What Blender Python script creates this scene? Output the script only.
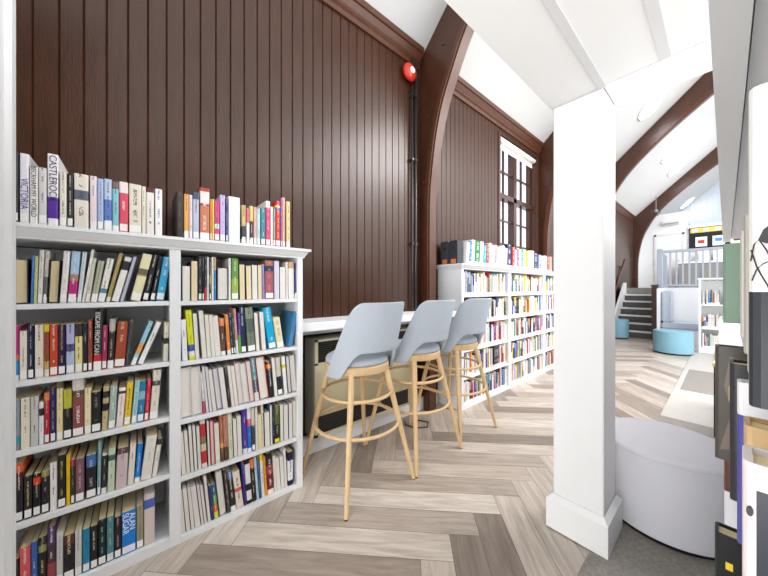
import bpy, bmesh, math, random
from mathutils import Vector, Matrix, Euler
for o in list(bpy.data.objects): bpy.data.objects.remove(o)
sc = bpy.context.scene; COL = sc.collection
random.seed(7)
R = math.radians
# ------------------------------------------------------------ camera, sky, lights, exposure
F = 292.; CX = 384.; CY = 288.5; VX = 726.; H = 1.25
TH = math.atan((VX-CX)/F)
cam = bpy.data.objects.new('camera', bpy.data.cameras.new('camera')); COL.objects.link(cam)
cam.data.sensor_width = 36; cam.data.lens = F/768*36; cam.location = (0, 0, H)
cam.rotation_euler = (R(90), 0, TH); cam.data.clip_start = .02; cam.data.shift_y = .5/768
sc.camera = cam
w = bpy.data.worlds.new('sky'); sc.world = w; w.use_nodes = True
bg = w.node_tree.nodes['Background']; bg.inputs[0].default_value = (.93, .96, 1, 1); bg.inputs[1].default_value = 1.55
def area(name, loc, target, sx, sy, power, col=(1, .98, .96)):
    l = bpy.data.lights.new(name, 'AREA'); l.shape = 'RECTANGLE'; l.size = sx; l.size_y = sy; l.energy = power; l.color = col
    o = bpy.data.objects.new(name, l); COL.objects.link(o); o.location = loc
    o.rotation_euler = (Vector(target)-Vector(loc)).to_track_quat('-Z', 'Y').to_euler(); return o
area('nave_daylight', (3.6, 6, 4.6), (-1.5, 5, 1.0), 7, 2.5, 150)
area('rear_fill_light', (0, -2.2, .7), (-.5, 1.2, 1.7), 3.0, 1.0, 100)  # unseen lamp added behind the camera to lift pillar and ceiling; no window there
area('right_fill_light', (3.9, 2.6, 1.75), (-2, 2.4, 1.7), 5, 1.3, 100)  # added fill, no window behind it; brightens the pillar's right face and the soffit
area('hall_fill_light', (.5, 3.9, 3.9), (.1, 2.7, 0), 1.4, 1.4, 95)  # unseen fill added to brighten ottoman top and floor; no fitting hangs here
area('stage_light', (1.5, 11.5, 4.2), (-.8, 12.5, 1.8), 3, 2, 50)
vs = sc.view_settings; vs.view_transform = 'Standard'; vs.look = 'None'; vs.gamma = 1; vs.use_curve_mapping = False; vs.exposure = .27

# ------------------------------------------------------------ helpers
def ang(px): return TH-math.atan((px-CX)/F)
def onY(px, py, Y):
    X = -Y*math.tan(ang(px)); d = Y*math.cos(TH)-X*math.sin(TH); return X, Y, H+(CY-py)/F*d
def onX(px, py, X):
    Y = -X/math.tan(ang(px)); d = Y*math.cos(TH)-X*math.sin(TH); return X, Y, H+(CY-py)/F*d
def lin(c):
    if isinstance(c, str): c = tuple(int(c[i:i+2], 16)/255 for i in (0, 2, 4))
    return tuple(x/12.92 if x <= .04045 else ((x+.055)/1.055)**2.4 for x in c[:3])+(1,)
def mat(name, c, rough=.5, spec=.5, metal=0, bump=0, bscale=200, var=0, vscale=4, stretch=(1, 1, 1), emit=0, coat=0):
    m = bpy.data.materials.new(name); m.use_nodes = True; nt = m.node_tree; N = nt.nodes; L = nt.links
    b = N['Principled BSDF']; b.inputs['Base Color'].default_value = lin(c); b.inputs['Roughness'].default_value = rough
    b.inputs['Specular IOR Level'].default_value = spec; b.inputs['Metallic'].default_value = metal; b.inputs['Coat Weight'].default_value = coat
    if emit: b.inputs['Emission Color'].default_value = lin(c); b.inputs['Emission Strength'].default_value = emit
    tc = N.new('ShaderNodeTexCoord'); mp = N.new('ShaderNodeMapping'); mp.inputs['Scale'].default_value = stretch
    L.new(tc.outputs['Object'], mp.inputs[0])
    n = N.new('ShaderNodeTexNoise'); n.inputs['Scale'].default_value = vscale; n.inputs['Detail'].default_value = 4
    L.new(mp.outputs[0], n.inputs['Vector'])
    mx = N.new('ShaderNodeMix'); mx.data_type = 'RGBA'; mx.blend_type = 'MULTIPLY'
    cr = N.new('ShaderNodeValToRGB'); cr.color_ramp.elements[0].position = .3; cr.color_ramp.elements[1].position = .7
    v = 1-var; cr.color_ramp.elements[0].color = (v, v, v, 1); cr.color_ramp.elements[1].color = (1, 1, 1, 1)
    L.new(n.outputs[0], cr.inputs[0]); mx.inputs[0].default_value = 1; mx.inputs[6].default_value = lin(c); L.new(cr.outputs[0], mx.inputs[7])
    L.new(mx.outputs[2], b.inputs['Base Color'])
    if bump:
        n2 = N.new('ShaderNodeTexNoise'); n2.inputs['Scale'].default_value = bscale; L.new(mp.outputs[0], n2.inputs['Vector'])
        bp = N.new('ShaderNodeBump'); bp.inputs['Strength'].default_value = bump; bp.inputs['Distance'].default_value = .004
        L.new(n2.outputs[0], bp.inputs['Height']); L.new(bp.outputs[0], b.inputs['Normal'])
    return m
def link(name, bm, m, parent=None, smooth=False, loc=None):
    me = bpy.data.meshes.new(name)
    bmesh.ops.recalc_face_normals(bm, faces=bm.faces)
    if smooth:
        for f in bm.faces: f.smooth = True
    bm.to_mesh(me); bm.free()
    for k in (m if isinstance(m, (list, tuple)) else [m]): me.materials.append(k)
    o = bpy.data.objects.new(name, me); COL.objects.link(o)
    if parent: o.parent = parent
    if loc: o.location = loc
    return o
def box(bm, x0, x1, y0, y1, z0, z1, bev=0, mi=0):
    vs_ = [bm.verts.new(p) for p in ((x0, y0, z0), (x1, y0, z0), (x1, y1, z0), (x0, y1, z0), (x0, y0, z1), (x1, y0, z1), (x1, y1, z1), (x0, y1, z1))]
    fs = [bm.faces.new([vs_[i] for i in q]) for q in ((0, 3, 2, 1), (4, 5, 6, 7), (0, 1, 5, 4), (1, 2, 6, 5), (2, 3, 7, 6), (3, 0, 4, 7))]
    for f in fs: f.material_index = mi
    if bev:
        es = {e for f in fs for e in f.edges}
        r = bmesh.ops.bevel(bm, geom=list(es), offset=bev, segments=2, affect='EDGES', clamp_overlap=True)
        for f in r['faces']: f.material_index = mi
def B(*a, **k):
    bm = bmesh.new(); box(bm, *a, **k); return bm
def tube(bm, pts, rad, n=10, closed=False, mi=0):
    pts = [Vector(p) for p in pts]; rs = rad if isinstance(rad, (list, tuple)) else [rad]*len(pts); rings = []
    for i, p in enumerate(pts):
        if closed: t = pts[(i+1) % len(pts)]-pts[i-1]
        else: t = pts[min(i+1, len(pts)-1)]-pts[max(i-1, 0)]
        t.normalize(); up = Vector((0, 0, 1)) if abs(t.z) < .9 else Vector((1, 0, 0))
        a = t.cross(up).normalized(); b = t.cross(a)
        rings.append([bm.verts.new(p+(a*math.cos(2*math.pi*k/n)+b*math.sin(2*math.pi*k/n))*rs[i]) for k in range(n)])
    m_ = len(rings)
    for i in range(m_ if closed else m_-1):
        A, C = rings[i], rings[(i+1) % m_]
        for k in range(n): bm.faces.new((A[k], A[(k+1) % n], C[(k+1) % n], C[k])).material_index = mi
    if not closed: bm.faces.new(rings[0][::-1]).material_index = mi; bm.faces.new(rings[-1]).material_index = mi
def lathe(bm, prof, cx=0, cy=0, n=32, sx=1, sy=1):
    rings = []
    for r, z in prof:
        rings.append([bm.verts.new((cx+sx*r*math.cos(2*math.pi*k/n), cy+sy*r*math.sin(2*math.pi*k/n), z)) for k in range(n)])
    for A, C in zip(rings, rings[1:]):
        for k in range(n): bm.faces.new((A[k], A[(k+1) % n], C[(k+1) % n], C[k]))
    bm.faces.new(rings[0][::-1]); bm.faces.new(rings[-1])
def prism(bm, poly, axis, a0, a1, mi=0):
    def P(u, v, a): return (a, u, v) if axis == 'x' else ((u, a, v) if axis == 'y' else (u, v, a))
    A = [bm.verts.new(P(u, v, a0)) for u, v in poly]; C = [bm.verts.new(P(u, v, a1)) for u, v in poly]
    n = len(poly)
    for k in range(n): bm.faces.new((A[k], A[(k+1) % n], C[(k+1) % n], C[k])).material_index = mi
    bm.faces.new(A[::-1]).material_index = mi; bm.faces.new(C).material_index = mi
def tag(o, label=None, cat=None, group=None, kind=None):
    if label: o['label'] = label
    if cat: o['category'] = cat
    if group: o['group'] = group
    if kind: o['kind'] = kind
    return o
def struct(name, bm, m, parent=None, smooth=False):
    o = link(name, bm, m, parent, smooth)
    if not parent: o['kind'] = 'structure'
    return o
def thing(name, label, cat, loc=(0, 0, 0), rz=0, group=None):
    o = bpy.data.objects.new(name, None); COL.objects.link(o); o.location = loc; o.rotation_euler = (0, 0, rz); o.empty_display_size = .1
    return tag(o, label, cat, group)
def smart_smooth(o, a=35):
    for p in o.data.polygons: p.use_smooth = True
    m = o.modifiers.new('wn', 'WEIGHTED_NORMAL') if False else None
    o.data.set_sharp_from_angle(angle=R(a)); return o
def dup(root, loc, label):
    r = root.copy(); COL.objects.link(r); r.location = loc; r['label'] = label
    for ch in list(root.children):
        c = ch.copy(); COL.objects.link(c); c.parent = r
        for g in ch.children:
            d = g.copy(); COL.objects.link(d); d.parent = c
    return r

# ------------------------------------------------------------ materials
M = {}
M['white'] = mat('white_paint', 'eff0f1', .45, .4)
M['case'] = mat('white_bookcase_paint', 'eceef0', .4, .4)
M['ceil'] = mat('ceiling_white', 'f6f6f5', .6, .3)
M['ceil2'] = mat('ceiling_batten', 'dfdfdf', .6, .3)
M['roof'] = mat('roof_white', 'cccccA', .5, .4)
M['wood'] = mat('dark_stained_boards', '452818', .29, .42, var=.3, vscale=5, stretch=(1, 6, .8), bump=.25, bscale=25)
M['wood2'] = mat('dark_stained_timber', '4b2a1b', .32, .5, var=.3, vscale=4, stretch=(3, 3, 1), bump=.15, bscale=30)
M['wood3'] = mat('brown_moulding', '58321d', .35, .5, var=.25, vscale=6, stretch=(3, 3, 1))
M['oak'] = mat('pale_beech', 'd9b98c', .42, .4, var=.12, vscale=10, stretch=(4, 4, .6))
M['fabric'] = mat('pale_blue_fabric', 'b7c0ca', .85, .2, bump=.4, bscale=700, var=.08, vscale=120)
M['ott'] = mat('light_grey_leatherette', 'd4d4dc', .5, .4, var=.03)
M['blue'] = mat('sky_blue_leatherette', '84b4c8', .55, .4, var=.04)
M['lilac'] = mat('lilac_grey_paint', 'b3bbc8', .5, .4)
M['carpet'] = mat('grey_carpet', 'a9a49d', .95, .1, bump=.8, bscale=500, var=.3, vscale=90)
M['carpet2'] = mat('daylit_carpet_and_trim', 'cbc7c2', .95, .1, bump=.5, bscale=400, var=.12, vscale=90)  # carpet tone with daylight painted in; the trim strip shares it
M['stair'] = mat('charcoal_stair_carpet', '6b6965', .95, .1, var=.15, vscale=60)
M['black'] = mat('black_plastic', '1b1b1d', .4, .5)
M['dgrey'] = mat('dark_grey_metal', '4b4744', .3, .5, metal=.6)
M['grey'] = mat('mid_grey_paint', '8f9093', .5, .4)
M['cream'] = mat('cream_enamel', 'cdc6a6', .4, .5)
M['greyside'] = mat('grey_enamel', '8d8c82', .5, .4)
M['red'] = mat('red_plastic', 'c8321f', .3, .5)
M['board'] = mat('black_felt', '2c2d33', .9, .2)
M['yel'] = mat('yellow_paper', 'ddc85a', .8, .2)
M['paper'] = mat('white_paper', 'f4f4f2', .8, .2)
M['label'] = mat('white_sticker', 'f3f3f1', .6, .3)
M['pages'] = mat('page_block', 'f0e0b4', .9, .1, var=.12, vscale=14, stretch=(1, 40, 1))
M['pagesw'] = mat('white_page_block', 'efebe3', .9, .1, var=.15, vscale=14, stretch=(1, 40, 1))
M['blind'] = mat('blind_fabric', 'f2f1ee', .8, .2)
M['glow'] = mat('lit_diffuser', 'ffffff', .5, emit=14)
M['boards_blue'] = mat('pale_blue_boards', 'd3dbe4', .5, .4)
gm = bpy.data.materials.new('window_glass'); gm.use_nodes = True; nt = gm.node_tree; nt.nodes.remove(nt.nodes['Principled BSDF'])
tr = nt.nodes.new('ShaderNodeBsdfTransparent'); tr.inputs[0].default_value = (.93, .95, 1, 1); gl = nt.nodes.new('ShaderNodeBsdfGlossy'); gl.inputs['Roughness'].default_value = .03
mx = nt.nodes.new('ShaderNodeMixShader'); mx.inputs[0].default_value = .06
nt.links.new(tr.outputs[0], mx.inputs[1]); nt.links.new(gl.outputs[0], mx.inputs[2]); nt.links.new(mx.outputs[0], nt.nodes['Material Output'].inputs[0]); M['glass'] = gm

def attr_mat(name, rough, ink=False):
    m = bpy.data.materials.new(name); m.use_nodes = True; nt = m.node_tree; N = nt.nodes; L = nt.links; b = N['Principled BSDF']
    b.inputs['Roughness'].default_value = rough; b.inputs['Specular IOR Level'].default_value = .35
    a = N.new('ShaderNodeAttribute'); a.attribute_name = 'Col'
    if not ink: L.new(a.outputs['Color'], b.inputs['Base Color']); return m, N, L, b, a
    k = N.new('ShaderNodeAttribute'); k.attribute_name = 'Ink'
    uv = N.new('ShaderNodeUVMap'); uv.uv_map = 'UVMap'; sp = N.new('ShaderNodeSeparateXYZ'); L.new(uv.outputs[0], sp.inputs[0])
    oi = N.new('ShaderNodeObjectInfo')
    def mth(op, x, y=None, z=None):
        n = N.new('ShaderNodeMath'); n.operation = op
        for i, v in enumerate((x, y, z)):
            if v is None: continue
            if isinstance(v, (int, float)): n.inputs[i].default_value = v
            else: L.new(v, n.inputs[i])
        return n.outputs[0]
    inu = mth('COMPARE', sp.outputs['X'], .5, .2)          # centre column of the spine
    cell = N.new('ShaderNodeCombineXYZ')
    L.new(mth('FLOOR', mth('MULTIPLY', sp.outputs['X'], 11)), cell.inputs[0]); L.new(mth('FLOOR', mth('MULTIPLY', sp.outputs['Y'], 330)), cell.inputs[1])
    L.new(mth('MULTIPLY', oi.outputs['Random'], 50), cell.inputs[2])
    wn = N.new('ShaderNodeTexWhiteNoise'); L.new(cell.outputs[0], wn.inputs[0])
    g = mth('GREATER_THAN', wn.outputs[0], .45)
    lo = N.new('ShaderNodeTexNoise'); lo.noise_dimensions = '2D'; lo.inputs['Scale'].default_value = 1; lo.inputs['Detail'].default_value = 0
    c2 = N.new('ShaderNodeCombineXYZ'); L.new(mth('MULTIPLY', sp.outputs['Y'], 24), c2.inputs[0]); L.new(mth('MULTIPLY', oi.outputs['Random'], 90), c2.inputs[1]); L.new(c2.outputs[0], lo.inputs['Vector'])
    seg = mth('GREATER_THAN', lo.outputs[0], .47)
    rng = mth('MULTIPLY', mth('GREATER_THAN', sp.outputs['Y'], .05), .85)
    fac = mth('MULTIPLY', mth('MULTIPLY', inu, g), mth('MULTIPLY', seg, rng))
    mix = N.new('ShaderNodeMix'); mix.data_type = 'RGBA'; L.new(fac, mix.inputs[0]); L.new(a.outputs['Color'], mix.inputs[6]); L.new(k.outputs['Color'], mix.inputs[7])
    L.new(mix.outputs[2], b.inputs['Base Color']); return m, N, L, b, a
M['cover'] = attr_mat('printed_book_cover', .38, True)[0]

# floor material: plank tint from attribute, grain along the plank's UV
fm, N, L, b, a = attr_mat('herringbone_planks', .36)
uv = N.new('ShaderNodeUVMap'); uv.uv_map = 'UVMap'; mp = N.new('ShaderNodeMapping'); mp.inputs['Scale'].default_value = (1.6, 16, 1)
n1 = N.new('ShaderNodeTexNoise'); n1.inputs['Scale'].default_value = 2.2; n1.inputs['Detail'].default_value = 9; n1.inputs['Roughness'].default_value = .65; n1.inputs['Distortion'].default_value = .6
L.new(uv.outputs[0], mp.inputs[0]); L.new(mp.outputs[0], n1.inputs['Vector'])
cr = N.new('ShaderNodeValToRGB'); cr.color_ramp.elements[0].position = .33; cr.color_ramp.elements[0].color = (.72, .70, .68, 1); cr.color_ramp.elements[1].position = .62; cr.color_ramp.elements[1].color = (1.06, 1.06, 1.06, 1)
L.new(n1.outputs[0], cr.inputs[0]); mx = N.new('ShaderNodeMix'); mx.data_type = 'RGBA'; mx.blend_type = 'MULTIPLY'; mx.inputs[0].default_value = 1
L.new(a.outputs['Color'], mx.inputs[6]); L.new(cr.outputs[0], mx.inputs[7]); L.new(mx.outputs[2], b.inputs['Base Color'])
M['floor'] = fm

# ------------------------------------------------------------ the setting
WX = -2.08; ROOFZ = 3.66; SL = .93; APX = 1.3
def herringbone():
    bm = bmesh.new(); cl = bm.loops.layers.float_color.new('Col'); ul = bm.loops.layers.uv.new('UVMap')
    wd = .1525; n = 7; ox, oy = -1.562, .551+.02; s = wd*math.sqrt(.5)
    def P(p, q): return (ox+s*(p-q), oy+s*(p+q))
    tones = ['d2c8bd', 'cdc2b7', 'c4b8ac', 'b6aa9f', 'a4978c', 'd8cfc5', 'c8bcb0', 'b9ada3', '968a80', 'd0c5ba']
    rnd = random.Random(3)
    XR = -.42
    def plank(p0, p1, q0, q1, along):
        pts = [P(p0, q0), P(p1, q0), P(p1, q1), P(p0, q1)]
        if min(x for x, y in pts) > XR or max(x for x, y in pts) < -2.2 or max(y for x, y in pts) < -2.5 or min(y for x, y in pts) > 11: return
        g = .0011/wd
        pts = [P(p0+g, q0+g), P(p1-g, q0+g), P(p1-g, q1-g), P(p0+g, q1-g)]
        c = lin(rnd.choice(tones)); u0, v0 = rnd.random()*20, rnd.random()*20
        uvs = [((p-p0)*wd, (q-q0)*wd) if along else ((q-q0)*wd, (p-p0)*wd) for p, q in ((p0, q0), (p1, q0), (p1, q1), (p0, q1))]
        # clip at the carpet line
        poly = [(x, y, u, v) for (x, y), (u, v) in zip(pts, uvs)]; out = []
        for i in range(4):
            A, C = poly[i], poly[(i+1) % 4]
            if A[0] <= XR: out.append(A)
            if (A[0] <= XR) != (C[0] <= XR):
                t = (XR-A[0])/(C[0]-A[0]); out.append(tuple(A[j]+t*(C[j]-A[j]) for j in range(4)))
        if len(out) < 3: return
        f = bm.faces.new([bm.verts.new((x, y, 0)) for x, y, u, v in out])
        for lp, (x, y, u, v) in zip(f.loops, out): lp[cl] = c; lp[ul].uv = (u+u0, v+v0)
    for j in range(-12, 13):
        for k in range(-60, 90):
            a_, b_ = k+j*n, k-j*n
            plank(a_, a_+n, b_, b_+1, True); plank(a_+n, a_+n+1, b_-n+1, b_+1, False)
    # sub-floor slab below, one solid
    vs_ = [(-2.3, -2.6), (4.2, -2.6), (4.2, 17.6), (-2.3, 17.6)]
    r = bmesh.new()
    A = [bm.verts.new((x, y, -.0015)) for x, y in vs_]; C = [bm.verts.new((x, y, -.2)) for x, y in vs_]
    fs = [bm.faces.new(A), bm.faces.new(C[::-1])]+[bm.faces.new((A[i], C[i], C[(i+1) % 4], A[(i+1) % 4])) for i in range(4)]
    r.free()
    for f in fs:
        for lp in f.loops: lp[cl] = lin('6a6058'); lp[ul].uv = (0, 0)
    me = bpy.data.meshes.new('floor'); bm.to_mesh(me); bm.free(); me.materials.append(M['floor'])
    o = bpy.data.objects.new('floor', me); COL.objects.link(o); o['kind'] = 'structure'; o['label'] = 'herringbone grey-brown wood plank floor'
herringbone()
# carpet: grey beside the planks; paler runs are daylight painted into the colour
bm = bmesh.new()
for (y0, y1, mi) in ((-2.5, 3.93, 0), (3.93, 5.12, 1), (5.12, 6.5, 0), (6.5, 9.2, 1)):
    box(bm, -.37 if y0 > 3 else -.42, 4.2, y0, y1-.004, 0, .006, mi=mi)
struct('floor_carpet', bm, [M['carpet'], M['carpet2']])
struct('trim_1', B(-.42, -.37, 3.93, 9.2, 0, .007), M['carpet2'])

def boards(y0, y1, z0, z1, x=WX, pitch=.083, ax='y'):
    """vertical V-grooved boards as one relief surface"""
    bm = bmesh.new(); pts = []; y = y0
    while y < y1-.001:
        e = min(y+pitch, y1)
        pts += [(y, -.007), (y+.005, 0), (e-.005, 0)]; y = e
    pts += [(y1, -.007)]
    def P(u, d, z): return (x+d, u, z) if ax == 'y' else (u, x-d, z)
    A = [bm.verts.new(P(u, d, z0)) for u, d in pts]; C = [bm.verts.new(P(u, d, z1)) for u, d in pts]
    for k in range(len(pts)-1): bm.faces.new((A[k], A[k+1], C[k+1], C[k]))
    A2 = [bm.verts.new(P(u, -.09, z0)) for u in (y0, y1)]; C2 = [bm.verts.new(P(u, -.09, z1)) for u in (y0, y1)]
    bm.faces.new((A2[0], C2[0], C2[1], A2[1])); bm.faces.new([A[0], C[0], C2[0], A2[0]]); bm.faces.new([A[-1], A2[1], C2[1], C[-1]])
    bm.faces.new(C+[C2[1], C2[0]]); bm.faces.new(A+[A2[1], A2[0]])
    return bm
WIN = [(3.93, 5.13), (6.4, 7.6), (9.2, 10.4)]; WZ0, WZ1 = 1.55, 3.44
def join(bm, other):
    me = bpy.data.meshes.new('t'); other.to_mesh(me); other.free(); bm.from_mesh(me); bpy.data.meshes.remove(me)
wall = boards(-2.6, WIN[0][0], 0, 3.7)
for i, (a0, a1) in enumerate(WIN[:2]):
    join(wall, boards(a0, a1, 0, WZ0)); join(wall, boards(a0, a1, WZ1, 3.7))
    join(wall, boards(a1, WIN[i+1][0] if i == 0 else 13.1, 0, 3.7))
struct('wall_left', wall, M['wood'])
def window(i, y0, y1):
    fr = bmesh.new(); xg = WX-.11
    box(fr, WX-.16, WX-.085, y0-.03, y0, WZ0, WZ1); box(fr, WX-.16, WX-.085, y1, y1+.03, WZ0, WZ1)
    box(fr, WX-.16, WX+.02, y0-.02, y1+.02, WZ0-.04, WZ0+.005); box(fr, WX-.16, WX-.085, y0, y1, WZ1, WZ1+.03)
    box(fr, WX-.085, WX+.012, y1-.004, y1+.07, WZ0, WZ1+.02); box(fr, WX-.085, WX+.012, y0-.05, y0+.004, WZ0, WZ1+.02)
    ym = (y0+y1)/2; tz = 2.62
    for a0, a1, z0, z1, d in ((y0, y0+.05, WZ0, WZ1, .03), (y1-.05, y1, WZ0, WZ1, .03), (ym-.045, ym+.045, WZ0, WZ1, .05),
                              (y0, y1, tz-.035, tz+.035, .05), (y0, y1, WZ0, WZ0+.06, .04), (y0, y1, WZ1-.06, WZ1, .04)):
        box(fr, xg-d, xg+d, a0, a1, z0, z1)
    for c in ((y0+.06+ym-.045)/2, (ym+.045+y1-.06)/2): box(fr, xg-.015, xg+.015, c-.012, c+.012, WZ0, WZ1)
    for z in (3.0, 2.27, 1.92): box(fr, xg-.014, xg+.014, y0, y1, z-.012, z+.012)
    w_ = struct('window_%d' % i, fr, M['wood2'])
    g = link('glass_pane', B(xg-.003, xg+.003, y0+.05, y1-.05, WZ0+.05, WZ1-.05), M['glass'], w_)
for i, (a0, a1) in enumerate(WIN[:2]): window(i+1, a0, a1)
for (a0, a1) in WIN[:2]:
    t = thing('roller_blind', 'white roller blind rolled up over the '+('tall window behind the far white bookcase' if a0 < 5 else 'window half hidden behind the white pillar'), 'blind', (WX-.02, (a0+a1)/2, WZ1-.2))
    h = (a1-a0)/2-.02
    bm = bmesh.new(); tube(bm, [(0, -h, .145), (0, h, .145)], .035, 14); link('blind_roll', bm, M['blind'], t, True)
    link('blind_fabric', B(-.035, -.03, -h, h, .06, .145), M['blind'], t)
    link('bottom_bar', B(-.042, -.024, -h, h, .04, .062, bev=.004), M['white'], t)
# cornice between the ribs
RIBS = [2.33, 5.33, 8.3, 13.1]
edges = [(-2.6, 2.24), (2.42, 5.24), (5.42, 8.21), (8.39, 13.0)]
for i, (a0, a1) in enumerate(edges):
    prof = [(WX, 3.52), (WX+.018, 3.52), (WX+.022, 3.56), (WX+.04, 3.575), (WX+.04, 3.60), (WX+.07, 3.64), (WX+.085, 3.645), (WX+.085, 3.70), (WX, 3.70)]
    bm = bmesh.new(); prism(bm, prof, 'y', a0, a1); struct('trim_%d' % (i+2), bm, M['wood3'])
# white roof slope
bm = bmesh.new()
z0 = ROOFZ; z1 = ROOFZ+SL*(APX-WX)
prism(bm, [(WX-.2, z0-SL*.2), (APX, z1), (APX, z1+.2), (WX-.2, z0-SL*.2+.25)], 'y', -2.6, 17.6); struct('ceiling', bm, M['roof'])
# timber arches
def roofz(x): return ROOFZ+SL*(x-WX)
inner = [(-2.0, .0), (-2.0, 1.3), (-1.995, 2.1), (-1.965, 2.45), (-1.91, 2.79), (-1.83, 3.08), (-1.72, 3.33), (-1.58, 3.6), (-1.42, 3.83), (-1.25, 4.03), (-1.0, 4.28), (-.76, 4.5), (-.45, 4.75), (-.15, 4.98), (.2, 5.22), (.5, 5.4)]
def rib(i, yc, label):
    t = thing('timber_arch', label, 'arch', (WX, yc, 0))
    t.location = (0, yc, 0)
    web = bmesh.new()
    outer = [(WX+.004, 0), (WX+.004, ROOFZ-.02)]+[(x, roofz(x)-.004) for x in (-1.8, -1.2, -.6, 0, .5)]
    # strip polygons between inner curve and outer line
    def out(k):
        x, z = inner[k]
        if z < 3.0: return (WX+.004, z)
        f = (k-5)/(len(inner)-6); xx = WX+.004+f*(.5-WX); return (xx, roofz(xx)-.006 if f > 0 else z)
    for k in range(len(inner)-1):
        a0, a1, c1, c0 = inner[k], inner[k+1], out(k+1), out(k)
        poly = [a0, a1, c1, c0]
        if k == 5: poly = [a0, a1, c1, (WX+.004, roofz(WX)-.01), c0]
        prism(web, poly, 'y', -.05, .05)
    link('web', web, M['wood2'], t)
    dense = []
    for k in range(len(inner)-1):
        P0, P1, P2, P3 = [Vector(inner[min(max(k+j, 0), len(inner)-1)]) for j in (-1, 0, 1, 2)]
        for t_ in (0, .25, .5, .75):
            dense.append(.5*((2*P1)+(P2-P0)*t_+(2*P0-5*P1+4*P2-P3)*t_*t_+(3*P1-P0-3*P2+P3)*t_**3))
    dense.append(Vector(inner[-1]))
    fl = bmesh.new(); n = len(dense); nrm = []
    for k in range(n):
        p, q = dense[max(k-1, 0)], dense[min(k+1, n-1)]; d = (q-p).normalized(); nrm.append(Vector((d.y, -d.x)))
    for (y0, y1, e0, e1) in ((-.07, .07, -.02, .03), (-.052, .052, .03, .045)):
        rows = []
        for k in range(n):
            c = dense[k]; A = c+nrm[k]*e0; C = c+nrm[k]*e1
            rows.append([fl.verts.new((A.x, y0, A.y)), fl.verts.new((A.x, y1, A.y)), fl.verts.new((C.x, y1, C.y)), fl.verts.new((C.x, y0, C.y))])
        for r0, r1 in zip(rows, rows[1:]):
            for j in range(4): fl.faces.new((r0[j], r0[(j+1) % 4], r1[(j+1) % 4], r1[j]))
        fl.faces.new(rows[0]); fl.faces.new(rows[-1][::-1])
    smart_smooth(link('moulding', fl, M['wood3'], t), 35)
    for (x, z) in ((-2.03, 2.35), (-1.97, 3.0), (-1.78, 3.62), (-1.3, 4.2), (-.95, 4.52)):
        bb = bmesh.new(); lathe(bb, [(.012, 0), (.014, .005), (.006, .012)], n=10); o = link('bolt_head', bb, M['dgrey'], t, True, (x, -.05, z)); o.rotation_euler = (R(90), 0, 0)
    return t
for i, (yc, lb) in enumerate(zip(RIBS, ['dark curved timber arch by the grey pipes, nearest of the four arches', 'dark curved timber arch beside the tall window, half hidden by the white pillar',
        'brown timber arch crossing the white ceiling just right of the white pillar top', 'brown timber arch rising behind the far carpeted stairs'])): rib(i, yc, lb)
# small black uplighters clipped to the nearest arch
for (px, py, lb) in ((454, 76, 'small black spotlight on the nearest arch, upper one'), (441, 138, 'small black spotlight on the nearest arch, lower one')):
    x, y, z = onY(px-3, py, 2.37)
    t = thing('spotlight', lb, 'spotlight', (x, y, z), 0, 'spotlights on the nearest arch')
    bm = bmesh.new(); tube(bm, [(-.09, 0, -.01), (.02, 0, .0)], .012, 8); link('bracket', bm, M['black'], t)
    bm = bmesh.new(); tube(bm, [(.0, 0, -.022), (.045, .0, .02)], [.026, .018], 12); link('lamp_head', bm, M['black'], t, True)
# conduits
for k, (y, r, lb) in enumerate(((2.125, .011, 'thin vertical pipe on the wooden wall, left of the pair beside the arch'), (2.175, .014, 'thin vertical pipe on the wooden wall, right of the pair beside the arch'))):
    bm = bmesh.new(); tube(bm, [(WX+.03, y, .0), (WX+.03, y, 1.8), (WX+.03, y, 3.58)], r, 10)
    t = tag(link('pipe', bm, M['dgrey'], None, True), lb, 'pipe', 'wall pipes')
    for z in (1.7, 2.55, 3.2):
        link('pipe_clip', B(WX+.0, WX+.034+r, y-r-.006, y+r+.006, z-.012, z+.012, bev=.003), M['dgrey'], t)
# red bell
x, y, z = onX(408.5, 73, WX+.03)
t = thing('fire_bell', 'round red fire bell high on the dark wooden wall', 'fire bell', (WX, y, z))
bm = bmesh.new(); lathe(bm, [(.05, 0), (.055, .03), (.082, .032), (.086, .045), (.08, .062), (.06, .078), (.03, .086)], n=28); o = link('gong', bm, M['red'], t, True, (0, 0, 0)); o.rotation_euler = (0, R(90), 0)
bm = bmesh.new(); lathe(bm, [(.032, .084), (.03, .09)], n=20); o = link('label_disc', bm, M['paper'], t); o.rotation_euler = (0, R(90), 0)
bm = bmesh.new(); tube(bm, [(.012, 0, .05), (.012, .0, .15), (.012, .003, .21)], .004, 6); link('cable', bm, M['dgrey'], t)
# mezzanine ceiling panels, edge beams, pillar
SZ = 2.195; TZ = 2.42
struct('ceiling_mezzanine', B(-.372, 3.9, -2.6, 1.655, SZ, TZ), M['ceil'])
struct('trim_6', B(-.60, -.376, -2.6, 1.905, SZ, TZ), M['ceil'])
struct('trim_7', B(-.372, 3.9, 1.66, 1.905, SZ, TZ), M['ceil'])
struct('trim_8', B(-.392, -.362, -2.6, 1.67, SZ-.004, SZ-.0005), M['ceil2'])
for i, x in enumerate((-.165, .3, 1.2)): struct('trim_%d' % (9+i), B(x-.012, x+.022, -2.6, 1.655, SZ-.004, SZ-.0005), M['ceil2'])
bm = bmesh.new(); box(bm, -.588, -.373, 1.67, 1.90, .15, SZ-.002, bev=.004); pil = struct('pillar', bm, M['white'])
bm = bmesh.new(); prism(bm, [(-.615, 1.645), (-.35, 1.645), (-.35, 1.93), (-.615, 1.93)], 'z', .0075, .155)
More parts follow.
